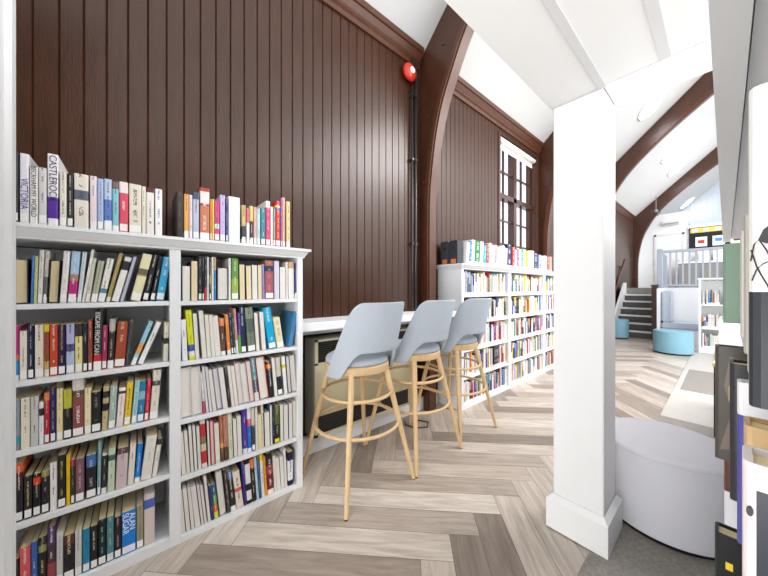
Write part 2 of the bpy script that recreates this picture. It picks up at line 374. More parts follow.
A = [(-.615, 1.645), (-.35, 1.645), (-.35, 1.93), (-.615, 1.93)]; C = [(-.59, 1.668), (-.371, 1.668), (-.371, 1.902), (-.59, 1.902)]
a_ = [bm.verts.new((x, y, .155)) for x, y in A]; c_ = [bm.verts.new((x, y, .18)) for x, y in C]
for k in range(4): bm.faces.new((a_[k], a_[(k+1) % 4], c_[(k+1) % 4], c_[k]))
struct('plinth', bm, M['white'], pil)
# white door jamb at the left edge of view
jb = bmesh.new(); box(jb, -1.155, -1.0, -2.6, -.238, 0, 3.2, bev=.002); struct('wall_near_left', jb, M['white'])
struct('trim_13', B(-1.16, -1.124, -.32, -.2265, 0, 3.2, bev=.003), M['white'])
struct('baseboard_left', B(WX, WX+.05, .83, 2.5, 0, .13, bev=.004), M['white'])

# ------------------------------------------------------------ far end of the hall
struct('wall_far_gable', boards(-2.1, 4, 0, 7.4, x=17.4, pitch=.16, ax='x'), M['boards_blue'])
struct('wall_far_partition', B(WX, -.8, 13.6, 13.75, 0, 3.76), M['white'])
struct('wall_far_low', B(-.8, 4, 13.6, 13.75, 0, 3.22), M['white'])
struct('trim_14', B(-.8, 4, 13.54, 13.6, 3.16, 3.26), M['white'])
struct('wall_side_far', B(WX-.1, WX, 13.1, 17.4, 0, 3.7), M['white'])
dr = struct('door_1', B(-1.55, -.93, 13.57, 13.6, 1.27, 3.02, bev=.004), M['white'])
link('door_frame', (lambda bm: (box(bm, -1.6, -1.55, 13.56, 13.6, 1.27, 3.08), box(bm, -.93, -.88, 13.56, 13.6, 1.27, 3.08), box(bm, -1.6, -.88, 13.56, 13.6, 3.02, 3.08), bm)[-1])(bmesh.new()), M['ceil2'], dr)
bm = bmesh.new(); tube(bm, [(-.99, 13.55, 2.15), (-.99, 13.51, 2.15), (-1.06, 13.51, 2.15)], .01, 8); link('door_handle', bm, M['grey'], dr)
struct('stage', B(-1.1, 4, 9.62, 13.6, 0, 1.27), M['white'])
struct('stage_landing', B(WX+.1, -1.1, 11.15, 13.6, 0, 1.27), M['carpet'])
# stairs
t = thing('stairs', 'flight of dark carpeted stairs with white nosings up to the raised platform', 'stairs', (-1.5, 9.65, 0))
for k in range(6):
    z = 1.27/7*(k+1); y = .25*k
    o = link('step', B(-.42, .4, y, y+.25 if k < 5 else .25*6, .0 if k == 0 else z-1.27/7, z-.02), M['stair'], t)
    link('nosing', B(-.42, .4, y-.012, y+.06, z-.045, z, bev=.004), M['white'], o)
bm = bmesh.new(); prism(bm, [(-.25, 0), (0, 0), (1.5, 0), (1.5, 1.42), (1.35, 1.42), (-.12, .32)], 'x', -.48, -.425); link('stringer', bm, M['white'], t)
x, y, z = -1.98, 9.8, 0
t = thing('handrail', 'brown wooden handrail on the panelled wall beside the stairs', 'handrail', (-1.95, 9.7, 0))
bm = bmesh.new(); tube(bm, [(0, .0, 1.05), (0, 1.35, 2.1)], .03, 10); link('rail', bm, M['wood3'], t, True)
bm = bmesh.new(); tube(bm, [(-.05, .25, 1.0), (-.02, .85, 1.85)], .022, 8); link('brace', bm, M['wood3'], t, True)
for k in (.2, 1.1): bm = bmesh.new(); tube(bm, [(-.12, k, 1.03+k*.78), (0, k, 1.03+k*.78)], .012, 8); link('wall_bracket', bm, M['dgrey'], t)
t = tag(link('newel_post', B(-1.17, -1.06, 9.5, 9.6, 0, 1.3, bev=.006), M['wood2']), 'dark brown square post at the foot of the stairs', 'post')
link('post_cap', B(-1.185, -1.045, 9.485, 9.612, 1.3, 1.34, bev=.008), M['wood2'], t)
# railing
t = thing('railing', 'lilac grey wooden railing along the edge of the raised platform', 'railing', (0, 9.68, 1.27))
link('end_post', B(-1.09, -.99, -.05, .05, 0, .93, bev=.006), M['lilac'], t)
link('top_rail', B(-.99, 3.9, -.04, .04, .83, .89, bev=.006), M['lilac'], t)
link('bottom_rail', B(-.99, 3.9, -.03, .03, .04, .08), M['lilac'], t)
for k in range(34): link('baluster', B(-.86+k*.105-.014, -.86+k*.105+.014, -.02, .02, .08, .83), M['lilac'], t)
link('return_rail', B(-1.07, -1.01, .05, 1.2, .83, .89, bev=.006), M['lilac'], t)
for k in range(6): link('baluster', B(-1.06, -1.02, .2+k*.17, .24+k*.17, 0, .83), M['lilac'], t)
# notice board
t = thing('notice_board', 'black notice board with a yellow top strip and white sheets on the far wall', 'notice board', (0, 13.53, 2.48))
link('felt', B(-.77, 1.6, 0, .02, 0, .70), M['board'], t)
link('border_strip', B(-.74, 1.6, -.006, 0, .53, .68), M['yel'], t)
for k in range(4):
    s = link('notice_sheet', B(-.63+k*.36, -.38+k*.36, -.008, 0, .09, .39), M['paper'], t)
    link('picture', B(-.575+k*.36, -.435+k*.36, -.012, -.008, .19+.03*(k % 2), .29+.03*(k % 2)), [M['red'], mat('blue_print', '3f8fd0'), M['wood3'], M['board']][k], s)
for k in range(5): link('strip_card', B(-.70+k*.24, -.58+k*.24, -.01, -.006, .56, .65), M['paper'], t)
# desk with trays behind the railing
t = thing('storage_unit', 'grey and white unit of trays behind the platform railing', 'storage unit', (-.2, 12.9, 1.27))
link('body', B(-.75, 1.8, 0, .5, 0, .75), M['grey'], t)
link('worktop', B(-.8, 1.85, -.04, .5, .75, .8), M['white'], t)
for k in range(6): link('tray', B(-.68+k*.4, -.36+k*.4, -.02, 0, .12, .62, bev=.004), M['greyside'], t)
t = tag(link('paper_rack', (lambda bm: ([box(bm, -.55+k*.3, -.3+k*.3, 13.3, 13.5, 2.08, 2.42) for k in range(7)], bm)[-1])(bmesh.new()), M['paper']), 'row of white paper holders standing on the grey tray unit', 'holder')
# ceiling fan-like fitting
x, y, z = onY(670, 222, 13.3)
t = thing('wall_heater_fitting', 'white box fitting high on the far partition wall', 'wall fitting', (x, 13.6, z))
link('housing', B(-.22, .22, -.12, 0, -.06, .07, bev=.02), M['ceil2'], t)
link('outlet', B(-.18, .18, -.125, -.12, -.04, .0), M['grey'], t)
x, y, z = onY(656, 211, 12.8)
t = thing('wall_fan', 'small dark fan fitting under the ceiling by the far arch', 'fan', (x, 12.8, z))
bm = bmesh.new(); lathe(bm, [(.02, -.05), (.05, -.03), (.05, .03), (.02, .05)], n=16); link('motor', bm, M['grey'], t, True)
bm = bmesh.new(); tube(bm, [(0, 0, .04), (0, 0, roofz(x)-z)], .01, 8); link('stem', bm, M['grey'], t)
bm = bmesh.new(); tube(bm, [(.11*math.cos(k*R(30)), 0, -.02+.14*math.sin(k*R(30))) for k in range(12)], .008, 6, True); link('guard_ring', bm, M['dgrey'], t)
# booth
t = thing('booth_seat', 'white booth with lilac cushions built against the platform front', 'booth seat', (-.65, 9.0, 0))
link('side_panel', B(-.33, -.30, -.35, .6, 0, 1.25), M['white'], t)
link('back_panel', B(-.30, .30, .55, .6, 0, 1.25), M['white'], t)
link('base', B(-.30, .30, -.05, .55, 0, .36), M['white'], t)
link('seat_cushion', B(-.29, .32, -.08, .5, .36, .50, bev=.025), M['lilac'], t)
link('back_cushion', B(-.29, -.14, -.06, .5, .50, 1.2, bev=.03), M['lilac'], t)
def ottoman(x, y, r, h, m, label, base=True, sy=1):
    t = thing('ottoman', label, 'ottoman', (x, y, .007))
    bm = bmesh.new(); lathe(bm, [(r*.93, 0), (r*.93, .025)], sy=sy); link('base', bm, M['black'], t, True)
    bm = bmesh.new(); lathe(bm, [(r-.01, .02), (r, .028), (r, h-.02), (r-.004, h-.008), (r-.014, h-.001), (r-.05, h)], n=64, sy=sy); o = link('cushion', bm, m, t); smart_smooth(o, 40)
    bm = bmesh.new(); n = 64
    tube(bm, [((r+.0005)*math.cos(2*math.pi*k/n), (r+.0005)*sy*math.sin(2*math.pi*k/n), h-.016) for k in range(n)], .0022, 6, True); link('seam', bm, m, t, True)
    return t
ottoman(-.219, 2.205, .284, .42, M['ott'], 'large round light grey ottoman on the carpet behind the pillar')
ottoman(-.67, 7.92, .285, .43, M['blue'], 'round sky blue ottoman on the floor in front of the booth')
ottoman(-1.76, 9.3, .2, .47, M['blue'], 'small sky blue ottoman beside the foot of the stairs')
# recessed roof lights
for k, (px, py) in enumerate(((651, 106), (660, 133), (671, 154), (677, 168), (687, 203))):
    a = ang(px)
    # intersect ray with roof plane
    kx, ky, kz = -math.tan(a), 1., None
    d = math.cos(TH)+math.tan(a)*math.sin(TH); dz = (CY-py)/F*d
    Y = (ROOFZ-SL*WX-H)/(dz-SL*kx); P_ = Vector((kx*Y, Y, H+dz*Y))
    t = thing('roof_light', 'recessed light in the white sloping ceiling, %s of five in the row' % ('nearest', 'second', 'third', 'fourth', 'farthest')[k], 'ceiling light', P_, 0)
    t.rotation_euler = (0, -math.atan(SL), 0)
    bm = bmesh.new(); lathe(bm, [(.27, -.012), (.27, .0)], n=24); link('trim_ring', bm, M['white'], t, True)
    bm = bmesh.new(); lathe(bm, [(.24, -.018), (.24, -.0125)], n=24); link('diffuser', bm, M['glow'], t, True)

# ------------------------------------------------------------ books
PAL = [('white', 'eeedea'), ('cream', 'e9dfbf'), ('pale grey', 'c8c8c6'), ('grey', '8c8e92'), ('black', '1e1e22'), ('dark grey', '47494f'), ('navy', '1d2548'), ('blue', '2f6fc0'), ('bright blue', '1a86e0'),
       ('light blue', 'a8c8e4'), ('teal', '3a8a96'), ('aqua', '8ccad2'), ('green', '5f9c4a'), ('dark green', '27503a'), ('pale green', 'b8c9ad'), ('olive', '9a9664'), ('yellow', 'e6c42c'), ('lime', 'dce030'),
       ('orange', 'e88a2c'), ('red', 'c8303c'), ('rust', 'a34a32'), ('brown', '6a463a'), ('pink', 'e58aa0'), ('magenta', 'c8307c'), ('crimson', 'a02848'), ('purple', '5a3fa0'), ('lavender', 'b8b4da'), ('tan', 'cdb58a'), ('mauve', '7a5560'), ('blush', 'd9c4c2'), ('peach', 'e6b09a')]
def rgb(h): return tuple(int(h[i:i+2], 16) for i in (0, 2, 4))
def cname(h):
    c = rgb(h); return min(PAL, key=lambda p: sum((a-b)**2 for a, b in zip(c, rgb(p[1]))))[0]
def book_mesh(bm, w_, h, d, bands, ink, hard, cl, il, ul, pages_out=False, ox=0, oy=0, oz=0, colr=None, pagesmi=None):
    """U-shaped cover: boards and a rounded spine. bands = [(z fraction, colour)...] upwards"""
    t = .0028 if hard else .0012; t = min(t, w_*.2); hw = w_/2; rr = min(.005, hw*.6)
    s = -1 if pages_out else 1
    if not pages_out:
        out = [(-d, -hw), (-rr, -hw), (-.3*rr, -hw+.3*rr), (0, -hw+rr), (0, hw-rr), (-.3*rr, hw-.3*rr), (-rr, hw), (-d, hw)]; spf = 3
    else:
        out = [(0, hw), (-d+rr, hw), (-d, hw-rr), (-d, -hw+rr), (-d+rr, -hw), (0, -hw)]; spf = 2
    if not pages_out: inn = [(-d, hw-t), (-t-rr*.3, hw-t), (-t-rr*.3, -hw+t), (-d, -hw+t)]
    else: inn = [(0, -hw+t), (-d+t, -hw+t), (-d+t, hw-t), (0, hw-t)]
    poly = out+inn; n = len(poly)
    zs = [0]+[f*h for f, c in bands]; cols = [c for f, c in bands]
    if zs[-1] < h*.999: zs.append(h); cols.append(cols[-1])
    rows = [[bm.verts.new((ox+x, oy+y, oz+z)) for x, y in poly] for z in zs]
    def paint(f, c, uvs=None):
        for i, lp in enumerate(f.loops):
            lp[cl] = lin(c); lp[il] = lin(ink) if ink else lin(c); lp[ul].uv = uvs[i] if uvs else (-1, 0)
    for j in range(len(zs)-1):
        for k in range(n):
            f = bm.faces.new((rows[j][k], rows[j][(k+1) % n], rows[j+1][(k+1) % n], rows[j+1][k]))
            paint(f, cols[j], [(0, zs[j]), (1, zs[j]), (1, zs[j+1]), (0, zs[j+1])] if (k == spf and ink) else None)
    no = len(out); ni = len(inn)
    # caps: quads of the U (split in three)
    for row, c in ((rows[0], cols[0]), (rows[-1], cols[-1])):
        f = bm.faces.new(row); paint(f, c)
def make_book(x, y0, y1, z, h, d, bands, ink=None, hard=False, pages_out=False, lean=0, label='', cat='book', group=None, sticker=True, whitepg=False, title=None, rot=None):
    w_ = abs(y1-y0)-.0006
    if lean >= 0: piv = y1; off = -w_/2
    else: piv = y0; off = w_/2
    root = thing('book', label, cat, (x, piv, z), 0, group)
    root.rotation_euler = (-math.atan(lean/h) if rot is None else 0, 0, 0 if rot is None else rot)
    wc = w_*math.cos(math.atan(lean/h)); off = -wc/2 if lean >= 0 else wc/2; w_ = wc
    if rot is not None: off = 0
    bm = bmesh.new(); cl = bm.loops.layers.float_color.new('Col'); il = bm.loops.layers.float_color.new('Ink'); ul = bm.loops.layers.uv.new('UVMap')
    book_mesh(bm, w_, h, d, bands, ink, hard, cl, il, ul, pages_out)
    link('cover', bm, M['cover'], root, loc=(0, off, 0))
    t = min(.0028 if hard else .0012, w_*.2)+.0002; ins = .004 if hard else .0
    rr = min(.005, w_*.3)
    if not pages_out: pb = B(-d+.003 if not hard else -d+.006, -t-rr*.3-.001, -w_/2+t, w_/2-t, ins+.0005, h-ins-.0008)
    else: pb = B(-d+t+.001, -ins-.001, -w_/2+t, w_/2-t, ins+.0005, h-ins-.0008)
    link('pages', pb, M['pagesw'] if whitepg else M['pages'], root, loc=(0, off, 0))
    if sticker and not pages_out and w_ > .008:
        link('spine_label', B(-.001, .0004, -w_/2+.0022, w_/2-.0022, .006, .036), M['label'], root, loc=(0, off, 0))
    if title:
        for (txt, size, zc, yo, c) in title:
            cu = bpy.data.curves.new('t', 'FONT'); cu.body = txt; cu.size = size; cu.align_x = 'CENTER'; cu.align_y = 'CENTER'; cu.extrude = .0002
            to = bpy.data.objects.new('t', cu); COL.objects.link(to); bpy.context.view_layer.update()
            me = bpy.data.meshes.new_from_object(to.evaluated_get(bpy.context.evaluated_depsgraph_get())); bpy.data.objects.remove(to); bpy.data.curves.remove(cu)
            k = 'ink_'+c
            if k not in M: M[k] = mat(k, c, .5)
            me.materials.clear(); me.materials.append(M[k])
            o = bpy.data.objects.new('title', me); COL.objects.link(o); o.parent = root
            o.matrix_local = Matrix(((0, 0, 1, .0009), (0, 1, 0, off+yo), (-1, 0, 0, zc), (0, 0, 0, 1)))
    return root
ORD = ['first', 'second', 'third', 'fourth', 'fifth', 'sixth', 'seventh', 'eighth', 'ninth', 'tenth', 'eleventh', 'twelfth', 'thirteenth', 'fourteenth', 'fifteenth', 'sixteenth', 'seventeenth', 'eighteenth',
       'nineteenth', 'twentieth', 'twenty-first', 'twenty-second', 'twenty-third', 'twenty-fourth', 'twenty-fifth', 'twenty-sixth', 'twenty-seventh', 'twenty-eighth', 'twenty-ninth', 'thirtieth']+['thirty-'+s for s in ('first', 'second', 'third', 'fourth', 'fifth', 'sixth', 'seventh', 'eighth', 'ninth')]+['fortieth']
def row(zs, XS, where, group, rows, dflt=.15, hmax=.26):
    if zs > 1.4: hmax = .3
    if 1.15 < zs < 1.2: hmax = .232
    n = len(rows); prev = -9; rows = sorted(rows, key=lambda r: r[0])
    for i, r in enumerate(rows):
        x0, x1, yt, dx, spec = r[:5]; opt = r[5] if len(r) > 5 else {}
        y0 = onX(x0, 288, XS)[1]; y1 = onX(x1, 288, XS)[1]; y0 = max(y0, prev+.0006); y1 = max(y1, y0+.006); prev = y1
        xm = (x0+x1)/2+dx; _, ym, zt = onX(xm, yt, XS); h = max(.09, min(zt-zs, hmax)); lean = ym-(y0+y1)/2; h = min(h, hmax-.004-(y1-y0)*abs(lean)/h)
        po = spec.startswith('P'); spec = spec[1:] if po else spec
        parts = spec.split('|'); bands = []
        for p in parts:
            if ':' in p: f, c = p.split(':'); bands.append((float(f), c))
            else: bands.append((1., p))
        main = max(range(len(bands)), key=lambda k: bands[k][0]-(bands[k-1][0] if k else 0)); mc = bands[main][1]
        lum = sum(rgb(mc))/3
        ink = opt.get('ink', ('2c2a30' if lum > 140 else random.choice(['f0e8d8', 'e8e8e8', 'e2c98a', 'd8d4cc'])))
        if len(bands) == 1: nm = cname(mc)
        else:
            a_, b_ = cname(bands[-1][1]), cname(bands[0][1]) if cname(bands[0][1]) != cname(bands[-1][1]) else cname(bands[min(1, len(bands)-1)][1]); nm = a_+' and '+b_ if a_ != b_ else a_
        d = opt.get('d', dflt*(.85+.3*random.random())); hard = opt.get('hard', w_hard(y1-y0, h))
        lab = '%s %s, %s from left, %s' % (nm, opt.get('word', 'book turned pages outward' if po else ('leaning book' if abs(lean) > .03 else 'book')), ORD[i], where)
        ttl = opt.get('title'); 
        if ttl: ttl = [(a, s, h*f, yo*(y1-y0), c) for a, s, f, yo, c in ttl]; ink = opt.get('ink')
        make_book(XS-(0 if not po else .0), y0, y1, zs, h, d, bands, ink, hard, po, lean, lab, 'book', group, sticker=opt.get('st', True), whitepg=opt.get('wp', False), title=ttl)
def w_hard(w_, h): return h > .225 and w_ > .022
S = {'st': False}
TOPX = -1.712; SX = -1.757
row(1.4965, TOPX, 'on top of the near bookcase, left group', 'books on top of the near bookcase, left group', [
 (12, 18.8, 152, 0, '2a2a2e'), (19.5, 29, 153.5, 0, 'e4e2e8', {'title': [('VICTORIA', .026, .42, 0, '5a3f90')], 'hard': True, 'd': .24, 'wp': True}),
 (29.5, 38, 166, 0, 'ece9e6|e6e2de', {'title': [('BECKHAM MY WORLD', .019, .56, 0, '40383c')], 'd': .21}), (38.1, 46.8, 167.6, 0, 'd3d2d0', {'d': .2}),
 (47.4, 58.3, 154, 0, '.10:f0f0f0|.38:5a2f9a|.40:7b4fc0|eeecf2', {'title': [('CASTLEROCK', .029, .66, 0, '1e1830')], 'hard': True, 'd': .24, 'wp': True, 'st': False}),
 (59.3, 66.8, 172, 0, 'e2dfcf'), (67, 73.4, 173.6, 0, '28282a'), (73.8, 88.6, 174, 0, '.52:e3ddd0|.7:5c6678|e3ddd0', S), (89.8, 97, 176, 0, '.15:eeeaea|e6d6dc', S),
 (97.2, 103.8, 178.7, 0, 'a3b8dc', {'ink': '7a3050'}), (104, 112, 179, 0, '.2:e6e8ee|.6:5a7cc0|b9c8e2'), (112.2, 119, 181.5, 0, '.12:e8eeee|.85:86c4ce|7a6660', {'st': False}), (119.1, 128.3, 182, 0, '.78:dc4a66|eedfe0'),
 (129, 141.6, 184.3, 0, 'e2dacb'), (141.8, 146, 186.4, 0, 'e2ddcc', S), (146.2, 154.2, 187.8, 0, '.9:e9e4df|5c2f34', S), (155, 162.4, 189, 0, 'f0efec', {'ink': '3c60b4', 'st': False})], .17)
row(1.4965, TOPX, 'on top of the near bookcase, right group', 'books on top of the near bookcase, right group', [
 (176.5, 183.3, 192, 0, '3b3432', {'st': False, 'd': .22, 'word': 'cover-grey book', 'ink': '6a625c'}), (184, 189, 194, 0, '.14:eeeae0|e8aa5c'), (189.3, 192.6, 195, 0, 'e8d8dc'), (193, 199.2, 192.3, 0, '.85:bcc4de|4c5468'),
 (200, 209.7, 188, 0, '.12:eeeae6|.65:c87c5a|.7:a84430|.93:ecdfd8|b04a38', {'d': .24, 'hard': True}), (210, 212.2, 199, 0, 'e08a4a'), (212.4, 214.4, 199, 0, 'e6d060'), (214.7, 219.6, 200.4, 0, '.3:d84a86|.42:cfe6da|d84a86'),
 (220.1, 225.4, 195, 0, 'c6b4dc', {'ink': '8a5ab0'}), (225.8, 228.2, 198.5, 0, '343a6a'), (228.6, 240.2, 197, 0, 'e4e9ef', {'ink': None, 'd': .24, 'st': False, 'wp': True}), (241.9, 246, 205, 0, '.12:eee|.45:44494e|c8b27c'.replace('eee|', 'eeeeea|')),
 (246.7, 249.8, 208.7, 0, '.6:f0e6e6|e0758c'), (250, 253.4, 206, 0, '.12:f0f0ea|.6:3c4638|c8cc6a'), (253.8, 257, 207, 0, 'e4aeb0'), (257.2, 260.4, 208.5, 0, 'bcd9d4'), (261, 265.6, 208.5, 0, '3c889a'), (266, 270.5, 201, 0, '.85:de4674|e0dce0', {'hard': True}),
 (270.8, 273, 206.7, 0, 'e9ebe6'), (273.1, 275.8, 208.7, 0, '8d8a84'), (276, 280.5, 201, 0, '.8:d8332c|.86:6a70b0|.9:e8d860|d8332c', {'d': .24}), (280.7, 282.3, 198.5, 0, '7a58a0', {'d': .24}), (282.4, 285.2, 197, 0, 'dcae9e', {'d': .24}), (286.8, 290.3, 201.5, 0, '.12:f0eee8|e6cf9a')], .17)
Z1 = [1.19, .897, .631, .356, .05]; Z2 = [1.187, .888, .6, .318, .028]
W1 = ['top shelf', 'second shelf', 'third shelf', 'fourth shelf', 'bottom shelf']
def wh(k, bay): return '%s, %s bay, near bookcase' % (W1[k], bay), 'books on the %s, %s bay of the near bookcase' % (W1[k], bay)
row(Z1[0]+.001, SX, *wh(0, 'left'), [(12, 28.5, 258.6, 0, 'P20202a', {'hard': True}), (30, 32.8, 256, 2, '3c7cc8', S), (33, 36.6, 256, 1.6, 'c6c890', S), (36.8, 42, 250, 2.5, 'deddd8'), (42.2, 46.5, 250.5, 3, '.12:e8e8e6|.5:6a6862|c9c5bb'),
 (47.5, 58.3, 260, 2.5, 'P1d1d2a', {'hard': True}), (59, 66, 251, 4.4, 'ebe8e4', {'ink': 'b8b0b8'}), (67, 76, 251.4, 4.6, '.1:f0eef0|.42:c2287e|.55:b08a70|a9cbe8', {'ink': 'f0e0ee'}), (76.4, 81, 252, 6, 'cfdcde', {'ink': '6a94a8'}), (81.3, 84.3, 247, 10, 'e8e6e0', S), (84.6, 89.4, 258, 7, 'cfd0bd'),
 (90, 96.6, 260.7, 8, '.2:ecebe6|b2b49e', {'ink': '6a6a58'}), (97, 104.4, 258.3, 10, '.2:eaeae6|.3:5c8ea6|e9e7e2'), (105.2, 109.6, 252.4, 14, '.1:e8e4d8|a69658', S), (110.6, 118.4, 256.5, 14, '.7:eceae4|.9:26282c|dcdcda', {'st': False, 'ink': None}), (119.5, 123.3, 255.8, 14, 'b9b9cc', {'st': False, 'ink': None, 'd': .2}),
 (129.6, 140, 249.6, 13, '.52:e8e2b8|.55:c2a04c|.68:6a6258|e8e2b8', {'ink': None}), (141.7, 147.8, 254.4, 11, '26262a'), (149.5, 154.4, 257, 9, '232327'), (155.4, 163.6, 257, 8, '3fb0dd', {'ink': 'f0f4f6'})], .15)
row(Z1[1]+.001, SX, *wh(1, 'left'), [(12, 19, 326.4, 0, '.1:e8e8e6|.38:2c84c8|.48:d87040|c02878', {'st': False}), (19.2, 27.2, 331, 0, 'ebe5d6', {'ink': '7a8468'}), (27.5, 34.2, 325.5, 0, '172140', {'ink': 'd8d8e0'}), (34.5, 43.7, 325, 0, 'e9ddcc', {'ink': '5a4a58'}),
 (44, 49.2, 324.6, 0, '.14:e9e4d2|.3:caa860|.86:9a4a30|e6d038', {'st': False, 'ink': '2a1a14'}), (49.5, 57.9, 324.6, 0, 'c8482f', {'ink': 'f0e0c8'}), (58.1, 65.8, 324.6, 0, '231c46', {'ink': 'd8b860'}), (66, 74.6, 324, 0, '.45:b4c4e0|.6:5c5490|b3b4dc'), (74.8, 82.6, 323.6, 0, '.74:e9dd98|38362c'),
 (82.8, 87.7, 323.6, 0, '202430'), (87.9, 92.5, 320, 0, '98483a', {'ink': 'f0e0d4'}), (92.8, 101.2, 311, 2, '.15:f0f0ee|.26:c42c34|34343a', {'title': [('ESCAPE FROM CAN', .021, .62, -.15, 'ece8e4')], 'hard': True, 'd': .21}), (101.4, 106.6, 326.5, 1, 'a83058', {'ink': 'f0d8dc'}),
 (106.8, 113.4, 319, 2.6, '.15:f0f0ee|.75:28282c|a8a8ac', {'hard': True, 'd': .2}), (113.7, 124.6, 322.4, 3.6, 'a34a30', {'ink': 'e6c49a', 'hard': True, 'd': .2}), (125, 128.2, 321, 5, '4c4e56', {'ink': None, 'st': False, 'd': .2}),
 (129.6, 135, 320, 19.5, '.12:eef4f6|.25:9fd0e4|.5:e8a868|9fd0e4', {'ink': '2c6c8c'}), (136.5, 142.6, 320, 20.5, 'e8eae6'), (163.2, 168, 322.4, 1, '.45:ebe6d6|.6:3a3a38|ebe6d6', S)], .17)
row(Z1[2]+.001, SX, *wh(2, 'left'), [(12, 20, 400, 0, '.12:8c8c8c|.28:3c9cb0|8f9ba6', S), (20.3, 30, 398, 0, 'ece6cf', {'st': False, 'ink': '8a8a78'}), (30.2, 38.6, 396.5, 0, 'cccdc8', {'st': False, 'ink': '6a6a6e'}), (38.9, 43.8, 402, 0, '.68:efeff0|.85:2c2c30|efeff0', S),
 (44, 49.8, 393, 0, '.85:b02a36|e08040'), (50, 56, 388, 0, '2a286a'), (56.2, 63, 382.6, 0, '.9:e9dca4|6a6654', {'ink': '8c8468'}), (63.2, 72, 389.6, 0, '.6:1e1f22|.62:2a2a2c|c0c040', {'ink': '9a9858'}), (72.3, 84, 379, 0, '.72:8a4e4a|.8:5c4644|d8d4cc', {'ink': 'f0e4e0', 'hard': True, 'd': .2}),
 (84.2, 91.2, 388, 0, 'e8dcb2', {'ink': 'b03028'}), (91.4, 101, 392, 0, '1f1f20', {'ink': '8a8a80'}), (101.1, 107.4, 387, 2, '.45:c6b488|.62:26221e|.75:c6b488|.9:2a2a28|c6b488', {'ink': '2a2620', 'st': False}), (107.6, 115, 386, 2.6, 'a8bab0', {'ink': 'e8eee8'}),
 (115.4, 122.8, 388, 3.5, '.85:ebdfdc|.92:3a3a40|f0efee', {'ink': 'c08878', 'st': False}), (123.3, 130, 382.4, 3.6, 'e6c42c'), (130.8, 136.4, 381, 4, 'a4d0da', {'ink': '4c8c9c'}), (136.6, 143.4, 381, 3, '.55:2a80a8|.75:8cb8c8|267c9c'), (143.6, 148.2, 379.6, 3.4, 'd02c44', {'ink': 'f0d0d0'}),
 (149, 157.4, 370, 4.4, '.68:e0dccf|.78:4c4c48|e0dccf', {'ink': 'b8a890', 'd': .2})], .15)
row(Z1[3]+.001, SX, *wh(3, 'left'), [(15, 23.2, 464, 0, '.6:26242a|.85:4a2228|e0602c'), (23.6, 32.4, 476, 0, '26252a'), (32.8, 40.8, 474, 0, '.75:1e1e20|.92:e0482c|1e1e20'), (41.2, 49.4, 471.5, 0, '.88:232226|98964c'), (49.7, 57.2, 462.7, 0, 'efedea', {'st': False}),
 (57.5, 66, 455.3, 0, '1f1f20', {'ink': 'c0bc48', 'd': .19}), (66.2, 70.3, 455.3, 0, 'e8c01c', {'ink': '6a5a20', 'st': False}), (70.5, 75, 460, 0, '.85:33302a|a83050', {'ink': 'b8b84c'}), (75.2, 84.4, 459, 0, '7a5560', {'ink': 'c8b0b4'}), (86, 96.4, 455, 0, '.72:202026|3f68a8', {'ink': 'c4bcc0', 'd': .19}),
 (96.7, 100.5, 441, 1, '7fa6a8', {'ink': 'c8dcdc'}), (100.7, 106.2, 453.5, 1.4, '.15:e8e8e6|.95:2c2e34|d0d0ce', S), (107, 114.4, 448.6, 1.2, '.72:c2d2b6|.85:3c5450|c2d2b6', {'st': False, 'ink': '7a8c70'}), (115, 126.6, 448, 2.2, '.85:cdbcbe|5a3c48', {'st': False, 'ink': 'a08890'}),
 (127, 133.4, 443.8, 3, 'e5e0d4', {'st': False}), (134, 139.4, 443.8, 3.6, '.14:f0f0ee|1c7fd6', S), (140, 151, 435.8, 6.5, 'e4e0d8', {'ink': 'c8c4bc', 'st': False, 'd': .2}), (151.6, 156.7, 439, 5.8, '.85:e5e2da|3a3a40', {'st': False})], .16)
row(Z1[4]+.001, SX, *wh(4, 'left'), [(12, 19, 560, 0, '2a2c30'), (19.4, 30.6, 547.6, 0, 'e05c64', {'ink': 'f4dcd8'}), (30.9, 37.6, 542, 0, '3d6ab2', {'ink': 'e0e4f0'}), (38, 46.8, 537, 0, '.72:26262a|.85:8a9060|26262a'), (47, 56, 527, 0, '.4:a04850|.7:4a3440|50386a', {'d': .19}), (56.2, 63.2, 531.5, 0, 'cfcfcc', {'ink': '8c94b0'}),
 (63.5, 74.5, 535, 0, '.8:28222a|5c3438'), (74.7, 82, 530, 0, 'd6d6d2', {'ink': '5a5e68'}), (82.5, 90, 529, 0, '2c84ac', {'ink': '1c4c68'}), (90.3, 97.8, 526, 0, '24221f'), (98.1, 106.2, 519.6, 0, '1e1f22', {'ink': '6cc4d8'}), (106.6, 114, 516.8, 0, '4e868e', {'ink': 'd8c8a8'}), (114.3, 121.4, 516.8, 0, '2a2022', {'ink': 'c8a0a0'}),
 (121.8, 136, 511, 0, '1a84de', {'title': [('ALAN', .030, .74, .24, 'f4f8fc'), ('SUGAR', .030, .72, -.24, 'f4f8fc')], 'd': .17}), (136.4, 143.6, 505.7, 0, '9a9678', {'ink': '6a6854'}), (144, 155, 494, 0, '.72:d8cac6|.9:4c64b8|d8cac6', {'st': False, 'ink': None, 'd': .25, 'hard': True, 'wp': True})], .17)
Wp = {'wp': True, 'st': False}
